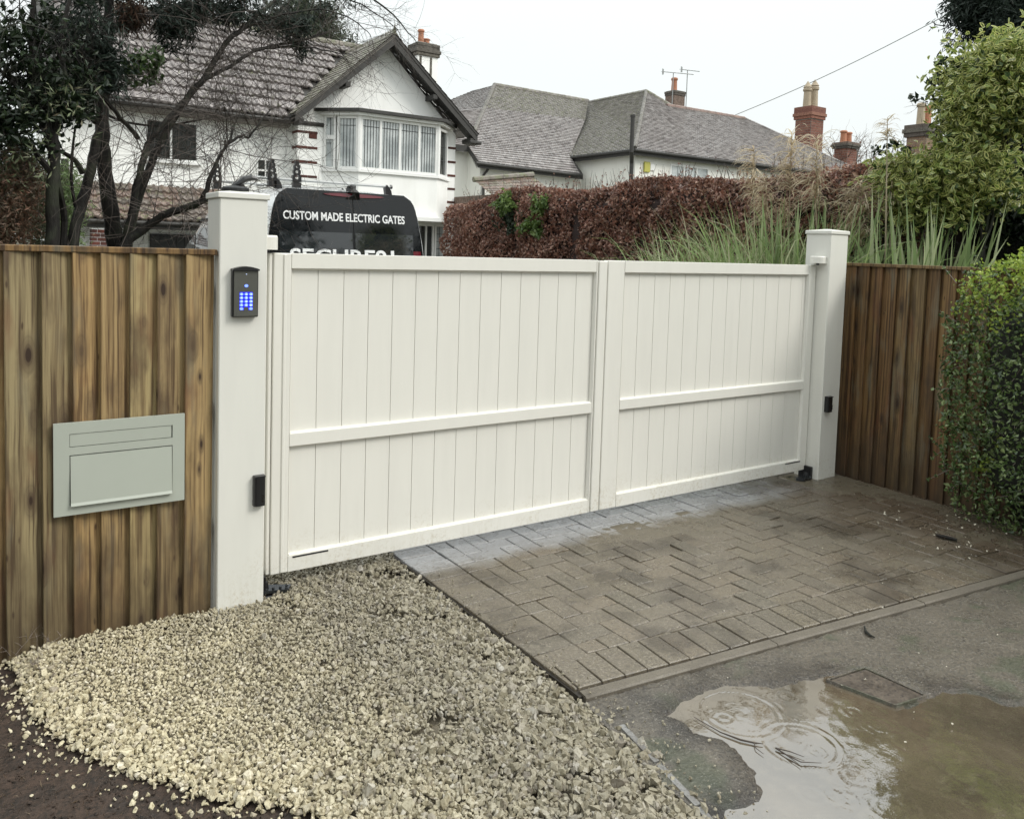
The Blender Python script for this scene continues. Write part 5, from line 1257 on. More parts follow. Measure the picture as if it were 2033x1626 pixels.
#PART4
# ================================================================== VEGETATION
def leafvar(l=1.0, w=.5, fold=.12, curl=.1, n=4):
    out = []
    for k in range(n):
        f = fold*random.uniform(.5, 1.6); c = curl*random.uniform(-1, 1.4); ww = w*random.uniform(.85, 1.15)
        v = np.array([(0, -.5*l, 0), (-ww/2, -.05*l, f), (0, .5*l, -c), (ww/2, -.05*l, f), (0, 0, 0)]); out.append((v, np.array([(0, 4, 1), (4, 2, 1), (0, 3, 4), (4, 3, 2)])))
    return out
LV = leafvar(1, .55); LN = leafvar(1, .22, .05, .15); LR = leafvar(1, .72, .12, .1); SPR = leafvar(1, .10, .01, .3)
def clumped(C, R, n, cl, spread):
    """n points inside the ellipsoid C,R (arrays), gathered in cl clumps"""
    d = rng.normal(size=(cl, 3)); d /= np.linalg.norm(d, axis=1)[:, None]; d *= rng.random((cl, 1))**.4
    cc = np.array(C)+d*np.array(R); k = rng.integers(0, cl, n); return cc[k]+rng.normal(size=(n, 3))*spread
def pxblob(px, py, rx, ry, Y, dY, n, cl, spread, ax='Y'):
    """clumped cloud: an ellipse seen at (px,py) on the plane Y=..(or X=..), with real depth dY"""
    f = onY if ax == 'Y' else onX; c = f(px, py, Y); a = f(px+rx, py, Y)-c; u = f(px, py-ry, Y)-c
    d = rng.normal(size=(cl, 3)); d /= np.linalg.norm(d, axis=1)[:, None]; d *= rng.random((cl, 1))**.45
    dep = np.array([0, dY, 0]) if ax == 'Y' else np.array([dY, 0, 0])
    cc = np.array(c)+d[:, :1]*np.array(a)+d[:, 1:2]*np.array(u)+d[:, 2:]*dep; k = rng.integers(0, cl, n)
    return cc[k]+rng.normal(size=(n, 3))*spread
def leaves(name, P, s0, s1, var, mat, parent, flat=None):
    S = rng.uniform(s0, s1, len(P)); V, F = scatter(P, S, var); o = mesh_np(name, V, F, mat, parent); return tag(o, kind='stuff')
def cat(*a): return np.concatenate(a)

def bough(b, pts, r0, r1, k=7, wob=.0):
    """smooth tapered limb through points"""
    P = [Vector(p) for p in pts]; out = []; n = len(P)
    for i in range(n-1):
        a, c = P[i], P[i+1]; m0 = (P[i+1]-P[max(i-1, 0)])*.5; m1 = (P[min(i+2, n-1)]-P[i])*.5
        for j in range(4):
            t = j/4; out.append(a*(2*t**3-3*t*t+1)+m0*(t**3-2*t*t+t)+c*(-2*t**3+3*t*t)+m1*(t**3-t*t)+Vector((random.gauss(0, wob), random.gauss(0, wob), random.gauss(0, wob))))
    out.append(P[-1]); N = len(out); rad = [(r0+(r1-r0)*i/(N-1))*random.uniform(.93, 1.07) for i in range(N)]; b.tube(out, rad, k); return out
def twig(b, p, d, L, r, lvl, droop=0.0, k=3, spread=.9):
    n = 5; pts = [Vector(p)]; d = Vector(d).normalized()
    for i in range(n):
        d = (d+Vector((random.gauss(0, .16), random.gauss(0, .16), random.gauss(0, .16)-droop))).normalized(); pts.append(pts[-1]+d*L/n)
    b.tube(pts, [r*(1-.75*i/n) for i in range(n+1)], k, cap=False)
    if lvl > 0:
        for _ in range(random.randint(2, 4)):
            i = random.randint(1, n-1); dd_ = (d+Vector((random.gauss(0, spread), random.gauss(0, spread*.7), random.gauss(0, spread)))).normalized()
            twig(b, pts[i], dd_, L*random.uniform(.4, .75), r*.6, lvl-1, droop, k, spread)
def pl(L, Y): return [onY(x, y, Y+dy) for x, y, *r in L for dy in [(r[0] if r else 0)]]

# --- bare multi-stemmed tree behind the near fence
TY = 2.2
bt = empty('bare_tree', onY(240, 1000, TY), 'bare many-stemmed tree leaning right above the tan fence', 'tree')
bt.location.z = 0; ORG[bt.name] = Vector(bt.location)
base = onY(238, 560, TY)
limbs = [([(247,560),(249,480),(262,420),(280,330),(293,285,.05)], .029, .019), ([(293,285,.05),(335,235,.1),(362,205,.15),(384,180,.15)], .016, .012), ([(275,275,.03),(262,258),(228,222,-.05),(196,185,-.1),(160,170,-.1)], .016, .008),
 ([(254,560,.1),(256,470,.1),(283,370,.12),(315,290,.15),(345,235,.15),(383,180,.15),(403,160,.15),(432,112,.2),(455,80,.2),(482,58,.2),(520,22,.25),(560,-10,.3)], .030, .012),
 ([(403,160,.15),(460,130,.25),(505,102,.3),(560,88,.4),(610,78,.5),(660,60,.6)], .015, .006), ([(245,560,-.05),(244,492,-.05),(292,450,-.05),(333,424,-.1),(376,412,-.15),(412,395,-.2),(470,372,-.2)], .031, .019),
 ([(404,395,-.2),(418,352,-.2),(432,318,-.15),(452,285,-.15),(466,248,-.1)], .017, .007), ([(452,285,-.15),(480,270,-.1),(495,272,-.1),(515,245,-.1),(540,215)], .010, .004)]
b = MB(); paths = []
for i, (L, r0, r1) in enumerate(limbs):
    bb = MB(); P = bough(bb, pl(L, TY), r0, r1, 7, .003); paths.append((P, r1)); bb.build('trunk' if i in (0, 3, 5) else 'limb', M['bark'], bt, smooth=True)
for P, r in paths:
    for _ in range(int(len(P)*1.5)):
        i = random.randint(len(P)//3, len(P)-1); dd_ = Vector((random.gauss(.1, .8), random.gauss(0, .4), random.gauss(.25, .7))); twig(b, P[i], dd_, random.uniform(.3, 1.0), random.uniform(.0018, .0038), 2)
# fine drooping twigs against the wall and gable
for L, n_ in (([(480,58,.3),(560,30,.35),(640,20,.4),(700,40,.45),(735,70,.5)], 14), ([(500,100,.3),(580,92,.4),(640,100,.5),(700,110,.6)], 10), ([(560,-40,.3),(650,-10,.4),(720,10,.5),(790,60,.6)], 16), ([(700,-30,.5),(780,30,.6),(830,90,.7)], 9)):
    bb = MB(); P = bough(bb, pl(L, TY), .010, .003, 5, .004); bb.build('branch', M['bark'], bt)
    for _ in range(n_): i = random.randint(2, len(P)-1); twig(b, P[i], (random.gauss(.3, .6), random.gauss(0, .4), random.gauss(-.5, .6)), random.uniform(.2, .6), random.uniform(.0015, .0032), 2, .10)
for _ in range(34):
    p = onY(random.uniform(330, 620), random.uniform(180, 330), TY+.3); twig(b, p, (random.gauss(0, .8), 0, random.gauss(-.1, .7)), random.uniform(.2, .5), .0022, 2, .04)
tag(b.build('twigs', M['twig'], bt), kind='stuff')

# --- dark conifer whose thick stem rises between the bare stems
cf = empty('conifer', onY(222, 1000, TY+.15), 'dark conifer with a thick stem and hanging sprays over the house roof', 'tree'); cf.location.z = 0; ORG[cf.name] = Vector(cf.location)
b = MB(); bough(b, pl([(236,560,.15),(230,480,.15),(216,400,.15),(207,320,.15),(203,255,.15),(206,190,.15),(213,110,.15),(216,20,.15),(214,-80,.15)], TY), .056, .026, 9, .003); b.build('trunk', M['bark'], cf, smooth=True)
b = MB(); bough(b, pl([(136,560,-.1),(146,470,-.1),(165,395),(180,340,.02),(190,290,.06),(200,245,.1)], TY), .034, .027, 8, .003); b.build('trunk', M['bark'], cf, smooth=True)
b = MB(); bough(b, pl([(165,345),(150,320,-.02),(133,308,-.05),(118,300,-.1)], TY), .018, .012, 6); bough(b, pl([(150,412),(142,360),(144,300),(150,250)], TY), .011, .006, 5); bough(b, pl([(205,180,.15),(160,90,.1),(120,30,.1)], TY), .02, .008, 5)
bough(b, pl([(212,60,.15),(300,30,.25),(420,10,.4),(520,30,.5),(600,60,.6)], TY), .02, .006, 5); bough(b, pl([(200,250,.15),(120,180,.0),(60,90,-.1),(40,20,-.1)], TY), .02, .008, 6); bough(b, pl([(200,222,.15),(250,243,.2),(330,250,.25),(430,232,.3)], TY), .010, .004, 5); b.build('branches', M['bark'], cf)
P = cat(pxblob(165, 60, 62, 95, TY, .35, 3600, 70, .055), pxblob(195, 120, 40, 60, TY-.1, .25, 2200, 40, .05), pxblob(420, 16, 135, 40, TY+.3, .3, 3000, 70, .04), pxblob(560, 40, 62, 48, TY+.5, .3, 2000, 40, .038), pxblob(345, 50, 40, 34, TY+.2, .2, 900, 18, .04), pxblob(590, 85, 26, 34, TY+.6, .15, 700, 12, .03), pxblob(300, -20, 150, 30, TY+.2, .4, 2500, 60, .06), pxblob(680, -10, 60, 26, TY+.6, .3, 800, 22, .045))
def sprays(name, P, mat, parent, l0=.05, l1=.11, w=.010):
    """short drooping sprays: three crossing narrow leaflets each"""
    n = len(P); d = rng.normal(size=(n, 3)); d[:, 2] = -abs(d[:, 2])*.9-.25; d /= np.linalg.norm(d, axis=1)[:, None]; L = rng.uniform(l0, l1, n)[:, None]
    s = np.cross(d, rng.normal(size=(n, 3))); s /= np.linalg.norm(s, axis=1)[:, None]; ww = w*rng.uniform(.6, 1.5, n)[:, None]
    V = np.stack([P-s*ww*.3, P+s*ww*.3, P+d*L*.5+s*ww, P+d*L, P+d*L*.5-s*ww], 1).reshape(-1, 3); i = np.arange(n)[:, None]*5
    F = np.concatenate([i+np.array([[0, 1, 2]]), i+np.array([[0, 2, 4]]), i+np.array([[4, 2, 3]])]); return tag(mesh_np(name, V, F, mat, parent), kind='stuff')
P = P[vnoise(P[:, 0]+P[:, 1], P[:, 2], 8, 2, 90) > .46]; P = cat(P, P+rng.normal(size=P.shape)*.02)
sprays('foliage', P, M['yew'], cf, .03, .08, .0042)
sprays('browned_foliage', pxblob(262, 35, 30, 34, TY+.2, .15, 1300, 26, .035), M['brownyew'], cf, .03, .08, .004)
leaves('leaf_cluster', cat(pxblob(275, 140, 44, 22, TY+.1, .12, 260, 26, .025), pxblob(310, 118, 14, 20, TY+.1, .1, 60, 8, .02)), .035, .065, LV, M['midleaf'], cf)

# --- broad-leaved evergreen filling the top left corner
ev = empty('evergreen_tree', onY(112, 1000, TY-.4), 'dark broad-leaved evergreen tree filling the upper left corner', 'tree'); ev.location.z = 0; ORG[ev.name] = Vector(ev.location)
b = MB(); bough(b, pl([(104,560),(103,490),(105,400),(108,340),(106,300),(104,260)], TY-.4), .040, .028, 9, .003); b.build('trunk', M['bark'], ev, smooth=True)
b = MB(); bough(b, pl([(120,540,.1),(128,440,.1),(116,370),(110,330)], TY-.4), .02, .016, 6); bough(b, pl([(106,345),(92,330),(75,310),(60,280)], TY-.4), .022, .012, 6); bough(b, pl([(106,300),(88,240),(70,150),(62,60),(70,-20)], TY-.4), .03, .012, 6); bough(b, pl([(106,270),(130,180),(120,90),(140,-10)], TY-.4), .022, .010, 6); bough(b, pl([(88,240),(40,180),(-20,120)], TY-.4), .016, .008, 5)
for _ in range(60): p = onY(random.uniform(-20, 190), random.uniform(0, 260), TY-.4+random.uniform(-.2, .2)); twig(b, p, (random.gauss(0, 1), random.gauss(0, .4), random.gauss(.1, 1)), .3, .004, 2)
b.build('branches', M['bark'], ev)
P = cat(pxblob(50, 190, 95, 60, TY-.4, .3, 3300, 120, .045), pxblob(140, 190, 55, 50, TY-.3, .25, 1900, 70, .04), pxblob(15, 60, 42, 55, TY-.5, .2, 520, 22, .05), pxblob(80, 60, 55, 26, TY-.4, .2, 260, 16, .045), pxblob(110, 130, 70, 26, TY-.4, .2, 330, 22, .04), pxblob(20, 250, 75, 40, TY-.5, .25, 1100, 46, .04), pxblob(95, 270, 34, 22, TY-.4, .2, 260, 20, .035), pxblob(-80, 120, 90, 150, TY-.4, .4, 1400, 60, .07), pxblob(120, 60, 60, 50, TY-.4, .2, 380, 20, .04))
P = P[vnoise(P[:, 0]*1.3+P[:, 1], P[:, 2], 8, 2, 91) > np.where(P[:, 2] > 2.62, .53, .42)]; leaves('foliage', P, .028, .058, LV, M['darkleaf'], ev); leaves('pale_leaves', cat(pxblob(120, 200, 90, 70, TY-.7, .15, 110, 50, .04), pxblob(60, 320, 60, 60, TY-.6, .2, 80, 40, .04)), .03, .06, LN, M['ivy'], ev)

# --- conifer hedge at the left edge, partly browned
eh = empty('conifer_hedge', (-.5, 2.4, 0), 'browning conifer hedge behind the fence at the left edge', 'hedge')
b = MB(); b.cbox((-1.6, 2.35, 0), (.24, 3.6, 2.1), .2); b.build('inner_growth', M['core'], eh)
Pg = cat(pxblob(72, 410, 46, 100, 2.6, .2, 6500, 170, .035), pxblob(30, 330, 62, 70, 2.05, .2, 2600, 80, .04)); Pb = cat(pxblob(20, 390, 55, 110, 2.0, .2, 6500, 160, .04), pxblob(-90, 380, 90, 130, 2.1, .3, 5000, 150, .05), pxblob(20, 455, 40, 40, 2.0, .15, 1100, 50, .035))
leaves('green_foliage', Pg, .022, .05, LN, M['ivy'], eh); leaves('brown_foliage', Pb, .022, .05, LN, M['brownleaf'], eh)

t = empty('conifer', onY(132, 1000, 9.5), 'bright green conifer seen between the dark trunks', 'tree'); t.location.z = 0; ORG[t.name] = Vector(t.location)
c = onY(130, 400, 9.5); b = MB(); b.tube([(c.x, 9.6, 0), (c.x, 9.6, 2.6)], [.12, .05], 7); b.build('trunk', M['bark'], t)
P = cat(pxblob(130, 410, 24, 90, 9.5, .5, 4200, 130, .09)); leaves('foliage', P, .05, .11, LN, M['limeleaf'], t)
# pine behind the first house
t = empty('pine_tree', (9.6, 27, 0), 'grey-green pine rising behind the ridge of the white house', 'tree'); c = onY(620, 60, 27)
t.location = (c.x, 27, 0); ORG[t.name] = Vector(t.location)
b = MB(); b.tube([(c.x, 27.3, 0), (c.x-.3, 27.3, 12)], [.35, .15], 8); b.build('trunk', M['bark'], t)
m_ = leafmat('far_pine', [(.07, .09, .05), (.10, .125, .075), (.05, .065, .04), (.12, .14, .09)], .7, .2)
P = cat(pxblob(615, 45, 60, 45, 27, 1.2, 5200, 110, .22), pxblob(660, 90, 34, 22, 27, .8, 1500, 26, .2), pxblob(560, 60, 80, 40, 27, 1.5, 3200, 60, .25), pxblob(590, -20, 60, 40, 27, 1.5, 1500, 40, .25), pxblob(680, 112, 16, 10, 27, .5, 300, 6, .15)); leaves('foliage', P, .12, .26, LN, m_, t)

# --- copper beech hedge along the drive
HX = 6.42
ch = empty('beech_hedge', (7.0, 4.2, 0), 'long clipped copper beech hedge with dry red-brown leaves', 'hedge')
b = MB(); ys_ = np.linspace(.3, 8.1, 24); P = []
for y in ys_:
    w = .0 if y < 7.6 else .25; hgt = 2.33-.13*max(0, (y-6.9)/1.1)+.04*math.sin(y*2.1); P.append([(HX+.10+w, y, 0), (HX+.12+w, y, hgt-.25), (HX+.25+w, y, hgt-.07), (HX+.95, y, hgt-.06), (HX+1.1, y, 0)])
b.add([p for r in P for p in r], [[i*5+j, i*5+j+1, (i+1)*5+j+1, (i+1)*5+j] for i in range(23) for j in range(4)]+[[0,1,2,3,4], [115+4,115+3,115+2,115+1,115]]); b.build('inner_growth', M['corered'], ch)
n = 52000; Yh = rng.uniform(.25, 8.15, n)**1.0; u = rng.random(n); top = 2.33+.05*np.sin(Yh*2.3)+.04*vnoise(Yh, Yh*0, 2, 3, 60)-.13*np.clip((Yh-6.9)/1.1, 0, 1); face = u < .72
Z = np.where(face, rng.uniform(.9, 1, n)**.5*0+rng.uniform(.95, top), top-rng.random(n)**2*.10); X = np.where(face, HX+.08+(vnoise(Yh, Z, 3.2, 3, 61)-.5)*.34-rng.random(n)*.06+np.clip((Z-(top-.2))/.2, 0, 1)*.10, HX+.12+rng.uniform(0, .8, n))
P = np.stack([X, Yh, Z+rng.normal(size=n)*.012], 1)
ne = 3500; Pe = np.stack([rng.uniform(HX+.1, HX+1, ne), 8.1+rng.normal(size=ne)*.06, rng.uniform(.9, 2.2, ne)], 1); P = cat(P, Pe)
leaves('foliage', P, .036, .066, LV, M['copper'], ch)
b = MB(); tp = []
for _ in range(420):
    y = random.uniform(.4, 7.9); p = Vector((HX+random.uniform(.05, .8), y, 2.27-.12*max(0, min(1, (y-6.9)/1.1)))); d = Vector((random.gauss(0, .25), random.gauss(0, .25), 1)); L = random.uniform(.08, .32); b.tube([p, p+d*L*.5, p+d*L+Vector((random.gauss(0, .02), random.gauss(0, .02), 0))], [.0035, .0028, .0012], 3, cap=False)
    for k in range(random.randint(0, 5)): tp.append(p+d*L*random.uniform(.2, 1))
tag(b.build('shoots', M['twig'], ch), kind='stuff'); leaves('shoot_leaves', np.array([q[:] for q in tp]), .02, .042, LV, M['copper'], ch)
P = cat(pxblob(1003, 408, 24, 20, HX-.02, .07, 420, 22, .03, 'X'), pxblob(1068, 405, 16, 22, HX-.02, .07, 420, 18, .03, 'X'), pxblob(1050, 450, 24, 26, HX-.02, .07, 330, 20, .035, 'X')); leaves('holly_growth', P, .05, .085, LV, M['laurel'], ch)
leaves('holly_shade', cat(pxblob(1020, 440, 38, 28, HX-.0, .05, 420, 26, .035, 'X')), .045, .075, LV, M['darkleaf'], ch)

# --- ribbons: grass and flax blades
def ribbons(name, bases, dirs, lens, widths, droop, mat, parent, seg=6, stuff=True, twist=.6):
    n = len(bases); P = np.array(bases, float); D = np.array(dirs, float); D /= np.linalg.norm(D, axis=1)[:, None]
    side = np.cross(D, np.array([0, 0, 1.0])); side += rng.normal(size=(n, 3))*.25; side /= np.linalg.norm(side, axis=1)[:, None]
    V = []; L = np.array(lens)[:, None]/seg; w = np.array(widths)[:, None]; dr = np.array(droop)[:, None] if np.ndim(droop) else droop
    for i in range(seg+1):
        t = i/seg; ww = w*(1-t**2.2)*.5*(.6+.4*min(1, t*4)); V += [P-side*ww, P+side*ww]
        D = D+np.array([0, 0, -1.0])*dr*(t**1.3); D /= np.linalg.norm(D, axis=1)[:, None]; P = P+D*L
    V = np.stack(V, 1).reshape(-1, 3); st = 2*(seg+1); i0 = np.arange(n)[:, None]*st
    F = np.concatenate([i0+np.array([[2*k, 2*k+1, 2*k+3, 2*k+2]]) for k in range(seg)]); o = mesh_np(name, V, F, mat, parent)
    return tag(o, kind='stuff') if stuff else o
gr = [empty('grass_clump', (5.75, 1.55, 0), 'arching green grass clump showing over the right gate leaf', 'ornamental grass', 'grass clumps behind the gate'), empty('grass_clump', (5.55, 2.5, 0), 'lower grass clump at the foot of the copper hedge, left of the reeds', 'ornamental grass', 'grass clumps behind the gate')]
for g, cx_, cy_, n, hh in ((gr[0], 5.75, 1.20, 1500, .94), (gr[1], 5.80, 1.85, 1500, .86)):
    B = np.stack([cx_+rng.normal(size=n)*.20, cy_+rng.normal(size=n)*.34, np.full(n, .05)], 1); a = rng.uniform(0, 2*PI, n); sp = rng.uniform(.10, .55, n)
    cx2 = np.cos(a)*sp; cx2 = np.where(cx2 < 0, cx2*.35, cx2); D = np.stack([cx2, np.sin(a)*sp, np.ones(n)], 1); ribbons('blades', B, D, rng.uniform(1.45, 2.25, n)*hh, rng.uniform(.012, .034, n), rng.uniform(.25, .75, n), M['grass'], g, 9)
fx = empty('flax_plant', (6.0, .35, 0), 'upright sword-leaved flax behind the dark fence, right of the pier', 'flax')
n = 300; B = np.stack([rng.uniform(5.6, 6.3, n), rng.uniform(-.35, .95, n), np.full(n, .1)], 1); a = rng.uniform(0, 2*PI, n); sp = rng.uniform(.0, .42, n)
ribbons('blades', B, np.stack([np.abs(np.cos(a))*sp*.6-.02, np.sin(a)*sp, np.ones(n)], 1), rng.uniform(1.25, 2.05, n), rng.uniform(.055, .105, n), rng.uniform(.02, .24, n), M['flax'], fx, 7)
for _ in range(16):
    p = (random.uniform(5.7, 6.2), random.uniform(-.2, 1.3), .2); a = random.choice((1, -1))*random.uniform(.6, 1.5); ribbons('bent_blade', [p], [(abs(math.cos(a))*.35+.05, math.sin(a)*.5, 1)], [random.uniform(1.7, 2.1)], [.045], .55, M['flax'], fx, 8, False)
fx2 = empty('flax_plant', (5.6, 1.0, 0), 'few broad flax blades leaning left behind the top of the right pier', 'flax'); n = 60
B = np.stack([rng.uniform(5.45, 5.8, n), rng.uniform(.75, 1.2, n), np.full(n, .1)], 1); a = rng.uniform(0, 2*PI, n); sp = rng.uniform(.0, .30, n); ribbons('blades', B, np.stack([np.cos(a)*sp, np.sin(a)*sp, np.ones(n)], 1), rng.uniform(1.5, 2.05, n), rng.uniform(.03, .06, n), rng.uniform(0, .12, n), M['flax'], fx2, 7)
# --- reeds with drooping plumes
rd = empty('reed_grass', (6.0, .9, 0), 'tall reed grass with drooping fawn plumes against the sky', 'reed')
for px, py, by, sz in ((1497, 292, 1505, .9), (1522, 345, 1522, .85), (1572, 262, 1560, 1.0), (1558, 395, 1556, .45), (1622, 272, 1628, 1.15), (1712, 350, 1702, 1.1), (1762, 234, 1765, .35), (1772, 318, 1768, .8), (1690, 372, 1690, .8)):
    X = 5.95+random.uniform(-.1, .15); tip = onX(px, py, X); fo = onX(by, 540, X); fo.z = 0; fo.y += 0
    bs = onX(by, 520, X); low = Vector((bs.x+.05, bs.y, 0)); mid = low.lerp(tip, .6)+Vector((.01, 0, 0))
    b = MB(); b.tube([low, low.lerp(tip, .3), mid, tip.lerp(mid, .3), tip], [.009, .0085, .0075, .005, .002], 5); st = b.build('stem', M['straw'], rd)
    n = int(230*sz); H = .52*sz; t_ = rng.random(n)**.8; top_ = np.array(tip); ax = np.array((mid-tip).normalized()); lean = np.array(RR)*-1.0
    B = top_+ax*(t_[:, None]*H); a = rng.uniform(0, 2*PI, n); D = np.stack([np.cos(a), np.sin(a), rng.uniform(-.1, .7, n)], 1)+lean*.45
    ribbons('plume', B, D, rng.uniform(.10, .28, n)*sz**.5, rng.uniform(.006, .014, n), .75, M['plume'], rd, 6)
# --- variegated shrub
vsr = empty('variegated_shrub', (6.5, 0, 0), 'large shrub with yellow-edged leaves rising behind the dark fence', 'shrub')
b = MB()
for px, py in ((1900, 200), (1830, 330), (1960, 300), (1780, 360), (1955, 190), (1860, 260), (1990, 200), (1850, 420), (1900, 380)):
    e = onX(px, py, 6.5); bough(b, [(6.5, -.05, 0), (6.5+random.uniform(-.1, .1), -.1+random.uniform(-.2, .2), 1.4), (e.x, (e.y-.1)*.9, (e.z+1.4)/2), e], .022, .006, 5, .01)
    for _ in range(9): twig(b, e+Vector((random.gauss(0, .2), random.gauss(0, .2), random.gauss(0, .2))), (random.gauss(0, .8), random.gauss(0, .8), random.gauss(.2, .8)), .22, .003, 2)
for _ in range(14): e = onX(random.uniform(1760, 1900), random.uniform(440, 500), 6.3); twig(b, e, (random.gauss(0, .3), 1, random.gauss(.2, .2)), .6, .006, 2)
b.build('branches', M['bark'], vsr)
def vleaf(P, s0, s1, name, parent, margin=.55):
    out = []
    for k in range(4):
        f = random.uniform(.02, .14); c = random.uniform(-.1, .2); w = random.uniform(.40, .52)
        v = np.array([(0, -.5, 0), (-w*.5, -.1, f), (-w*.42, .2, f), (0, .5, -c), (w*.42, .2, f), (w*.5, -.1, f), (-w*.26, -.1, f*.5), (-w*.2, .2, f*.45), (w*.2, .2, f*.45), (w*.26, -.1, f*.5), (0, .36, -c*.8)])
        fc = [(0, 6, 1), (1, 6, 7), (1, 7, 2), (2, 7, 10), (2, 10, 3), (3, 10, 4), (4, 10, 8), (4, 8, 9), (4, 9, 5), (5, 9, 0), (0, 9, 6), (6, 9, 8), (6, 8, 7), (7, 8, 10)]; out.append((v, np.array(fc)))
    S = rng.uniform(s0, s1, len(P)); V, F = scatter(P, S, out); nf = len(F)//len(P); mi = np.tile(np.array([1]*10+[0]*4), len(P)); o = mesh_np(name, V, F, [M['vari_c'], M['vari_m']], parent, midx=mi); tag(o, kind='stuff')
P = cat(pxblob(1960, 175, 105, 85, 6.6, .4, 1900, 150, .06, 'X'), pxblob(1935, 235, 70, 70, 6.5, .3, 1200, 100, .055, 'X'), pxblob(1850, 362, 112, 46, 6.3, .3, 1900, 140, .055, 'X'), pxblob(1950, 350, 80, 60, 6.4, .3, 1100, 80, .055, 'X'), pxblob(2060, 160, 60, 110, 6.6, .4, 900, 60, .07, 'X'), pxblob(1850, 410, 110, 34, 6.3, .25, 700, 60, .05, 'X'), pxblob(1795, 350, 60, 30, 6.2, .2, 500, 36, .045, 'X'), pxblob(2000, 110, 60, 30, 6.6, .3, 500, 36, .05, 'X'))
P = cat(P, P+rng.normal(size=P.shape)*.05, P[::14]+rng.normal(size=P[::14].shape)*.11)
vleaf(P, .045, .072, 'foliage', vsr)
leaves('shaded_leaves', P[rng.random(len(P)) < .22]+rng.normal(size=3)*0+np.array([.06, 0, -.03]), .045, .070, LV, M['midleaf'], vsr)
P = []
for px, py in ((1818, 195), (1860, 145), (1875, 152), (1870, 125), (1858, 170), (1890, 125), (1742, 300), (1790, 295), (1845, 190), (1770, 288), (1796, 300)): P.append(pxblob(px, py, 12, 8, 6.4, .05, 11, 5, .02, 'X'))
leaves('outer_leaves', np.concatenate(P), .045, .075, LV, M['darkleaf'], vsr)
b = MB(); 
for px, py, qx, qy in ((1818, 200, 1880, 210), (1862, 150, 1910, 180), (1742, 302, 1800, 330), (1790, 298, 1830, 320)): b.tube([onX(px, py, 6.4), onX((px+qx)/2, (py+qy)/2+4, 6.42), onX(qx, qy, 6.5)], [.002, .003, .004], 4)
b.build('outer_twigs', M['bark'], vsr)
# --- dark yew at the right edge
yt = empty('yew_tree', (9.6, .6, 0), 'dark yew hanging into the top right corner above the shrub', 'tree')
b = MB(); b.tube([(9.2, .1, 0), (9.2, .1, 2.5), (9.4, .2, 7)], [.28, .22, .12], 9); b.build('trunk', M['bark'], yt)
P = cat(pxblob(1985, 30, 60, 75, 8.6, .6, 6500, 120, .08, 'X'), pxblob(2050, 60, 60, 70, 8.6, .6, 3500, 70, .09, 'X'), pxblob(1935, 10, 30, 24, 8.4, .3, 1000, 20, .06, 'X'), pxblob(2090, -40, 160, 90, 9, .9, 5000, 90, .14, 'X'))
P = cat(P, P+rng.normal(size=P.shape)*.04); sprays('foliage', P, M['yew'], yt, .04, .10, .007)
P = cat(pxblob(2025, 330, 50, 120, 7.7, .35, 6500, 160, .07, 'X'), pxblob(1990, 430, 50, 50, 7.3, .3, 2600, 60, .06, 'X'), pxblob(1930, 455, 60, 45, 7.6, .3, 2200, 50, .06, 'X'), pxblob(1880, 480, 50, 40, 7.4, .3, 900, 30, .06, 'X'), pxblob(2100, 300, 60, 200, 7.7, .5, 3500, 90, .1, 'X'))
leaves('lower_foliage', P, .05, .095, LV, M['darkleaf'], yt)
b = MB(); b.cbox((8.0, -1.8, 0), (9.6, 1.3, 2.9), .3); b.build('inner_growth', M['core'], yt)
b = MB(); p0 = onX(1945, 12, 8.4); b.tube([p0, onX(1915, 35, 8.3), onX(1880, 53, 8.3), onX(1858, 50, 8.3), onX(1850, 43, 8.3), onX(1857, 38, 8.3)], [.008, .007, .006, .005, .004, .003], 5); b.build('hooked_twig', M['bark'], yt)
P = cat(pxblob(1905, 85, 26, 12, 8.3, .1, 90, 8, .03, 'X')); sprays('hanging_spray', P, M['yew'], yt, .05, .12, .006)
# --- privet hedge in the right foreground
pv = empty('privet_hedge', (5.5, -1.8, 0), 'small-leaved green privet hedge standing against the right end of the brown fence', 'hedge')
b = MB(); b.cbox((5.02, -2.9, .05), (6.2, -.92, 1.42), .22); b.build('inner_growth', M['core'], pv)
def hbox(n, x0, x1, y0, y1, z0, z1, r):
    """points in the outer skin of a rounded box"""
    c = np.array([(x0+x1)/2, (y0+y1)/2, (z0+z1)/2]); h = np.array([x1-x0, y1-y0, z1-z0])/2; d = rng.normal(size=(n, 3)); d /= (np.abs(d)**4).sum(1)[:, None]**.25
    lump = 1+(vnoise(d[:, 0]*2+d[:, 2]*3, d[:, 1]*5+d[:, 2], 2, 3, 70)-.5)*.20; return c+d*h*lump[:, None]*(1-rng.random(n)[:, None]**1.6*.22)+rng.normal(size=(n, 3))*.012
P = hbox(52000, 4.78, 6.3, -2.9, -.72, -.15, 1.67, .2); P = P[(P[:, 2] > 0) & ((P[:, 0] < 5.5) | (P[:, 2] > 1.2))]
top_ = P[:, 2] > 1.32+rng.normal(size=len(P))*.10
Pn = P[~top_]; leaves('foliage', Pn[::2], .018, .032, LR, M['privet'], pv); leaves('foliage', Pn[1::4], .030, .048, LV, M['privet'], pv); leaves('foliage', Pn[3::4], .020, .036, LN, M['privet'], pv); leaves('new_growth', cat(P[top_], P[top_]+rng.normal(size=P[top_].shape)*.02), .018, .034, LR, M['privetnew'], pv)
b = MB(); tp = []
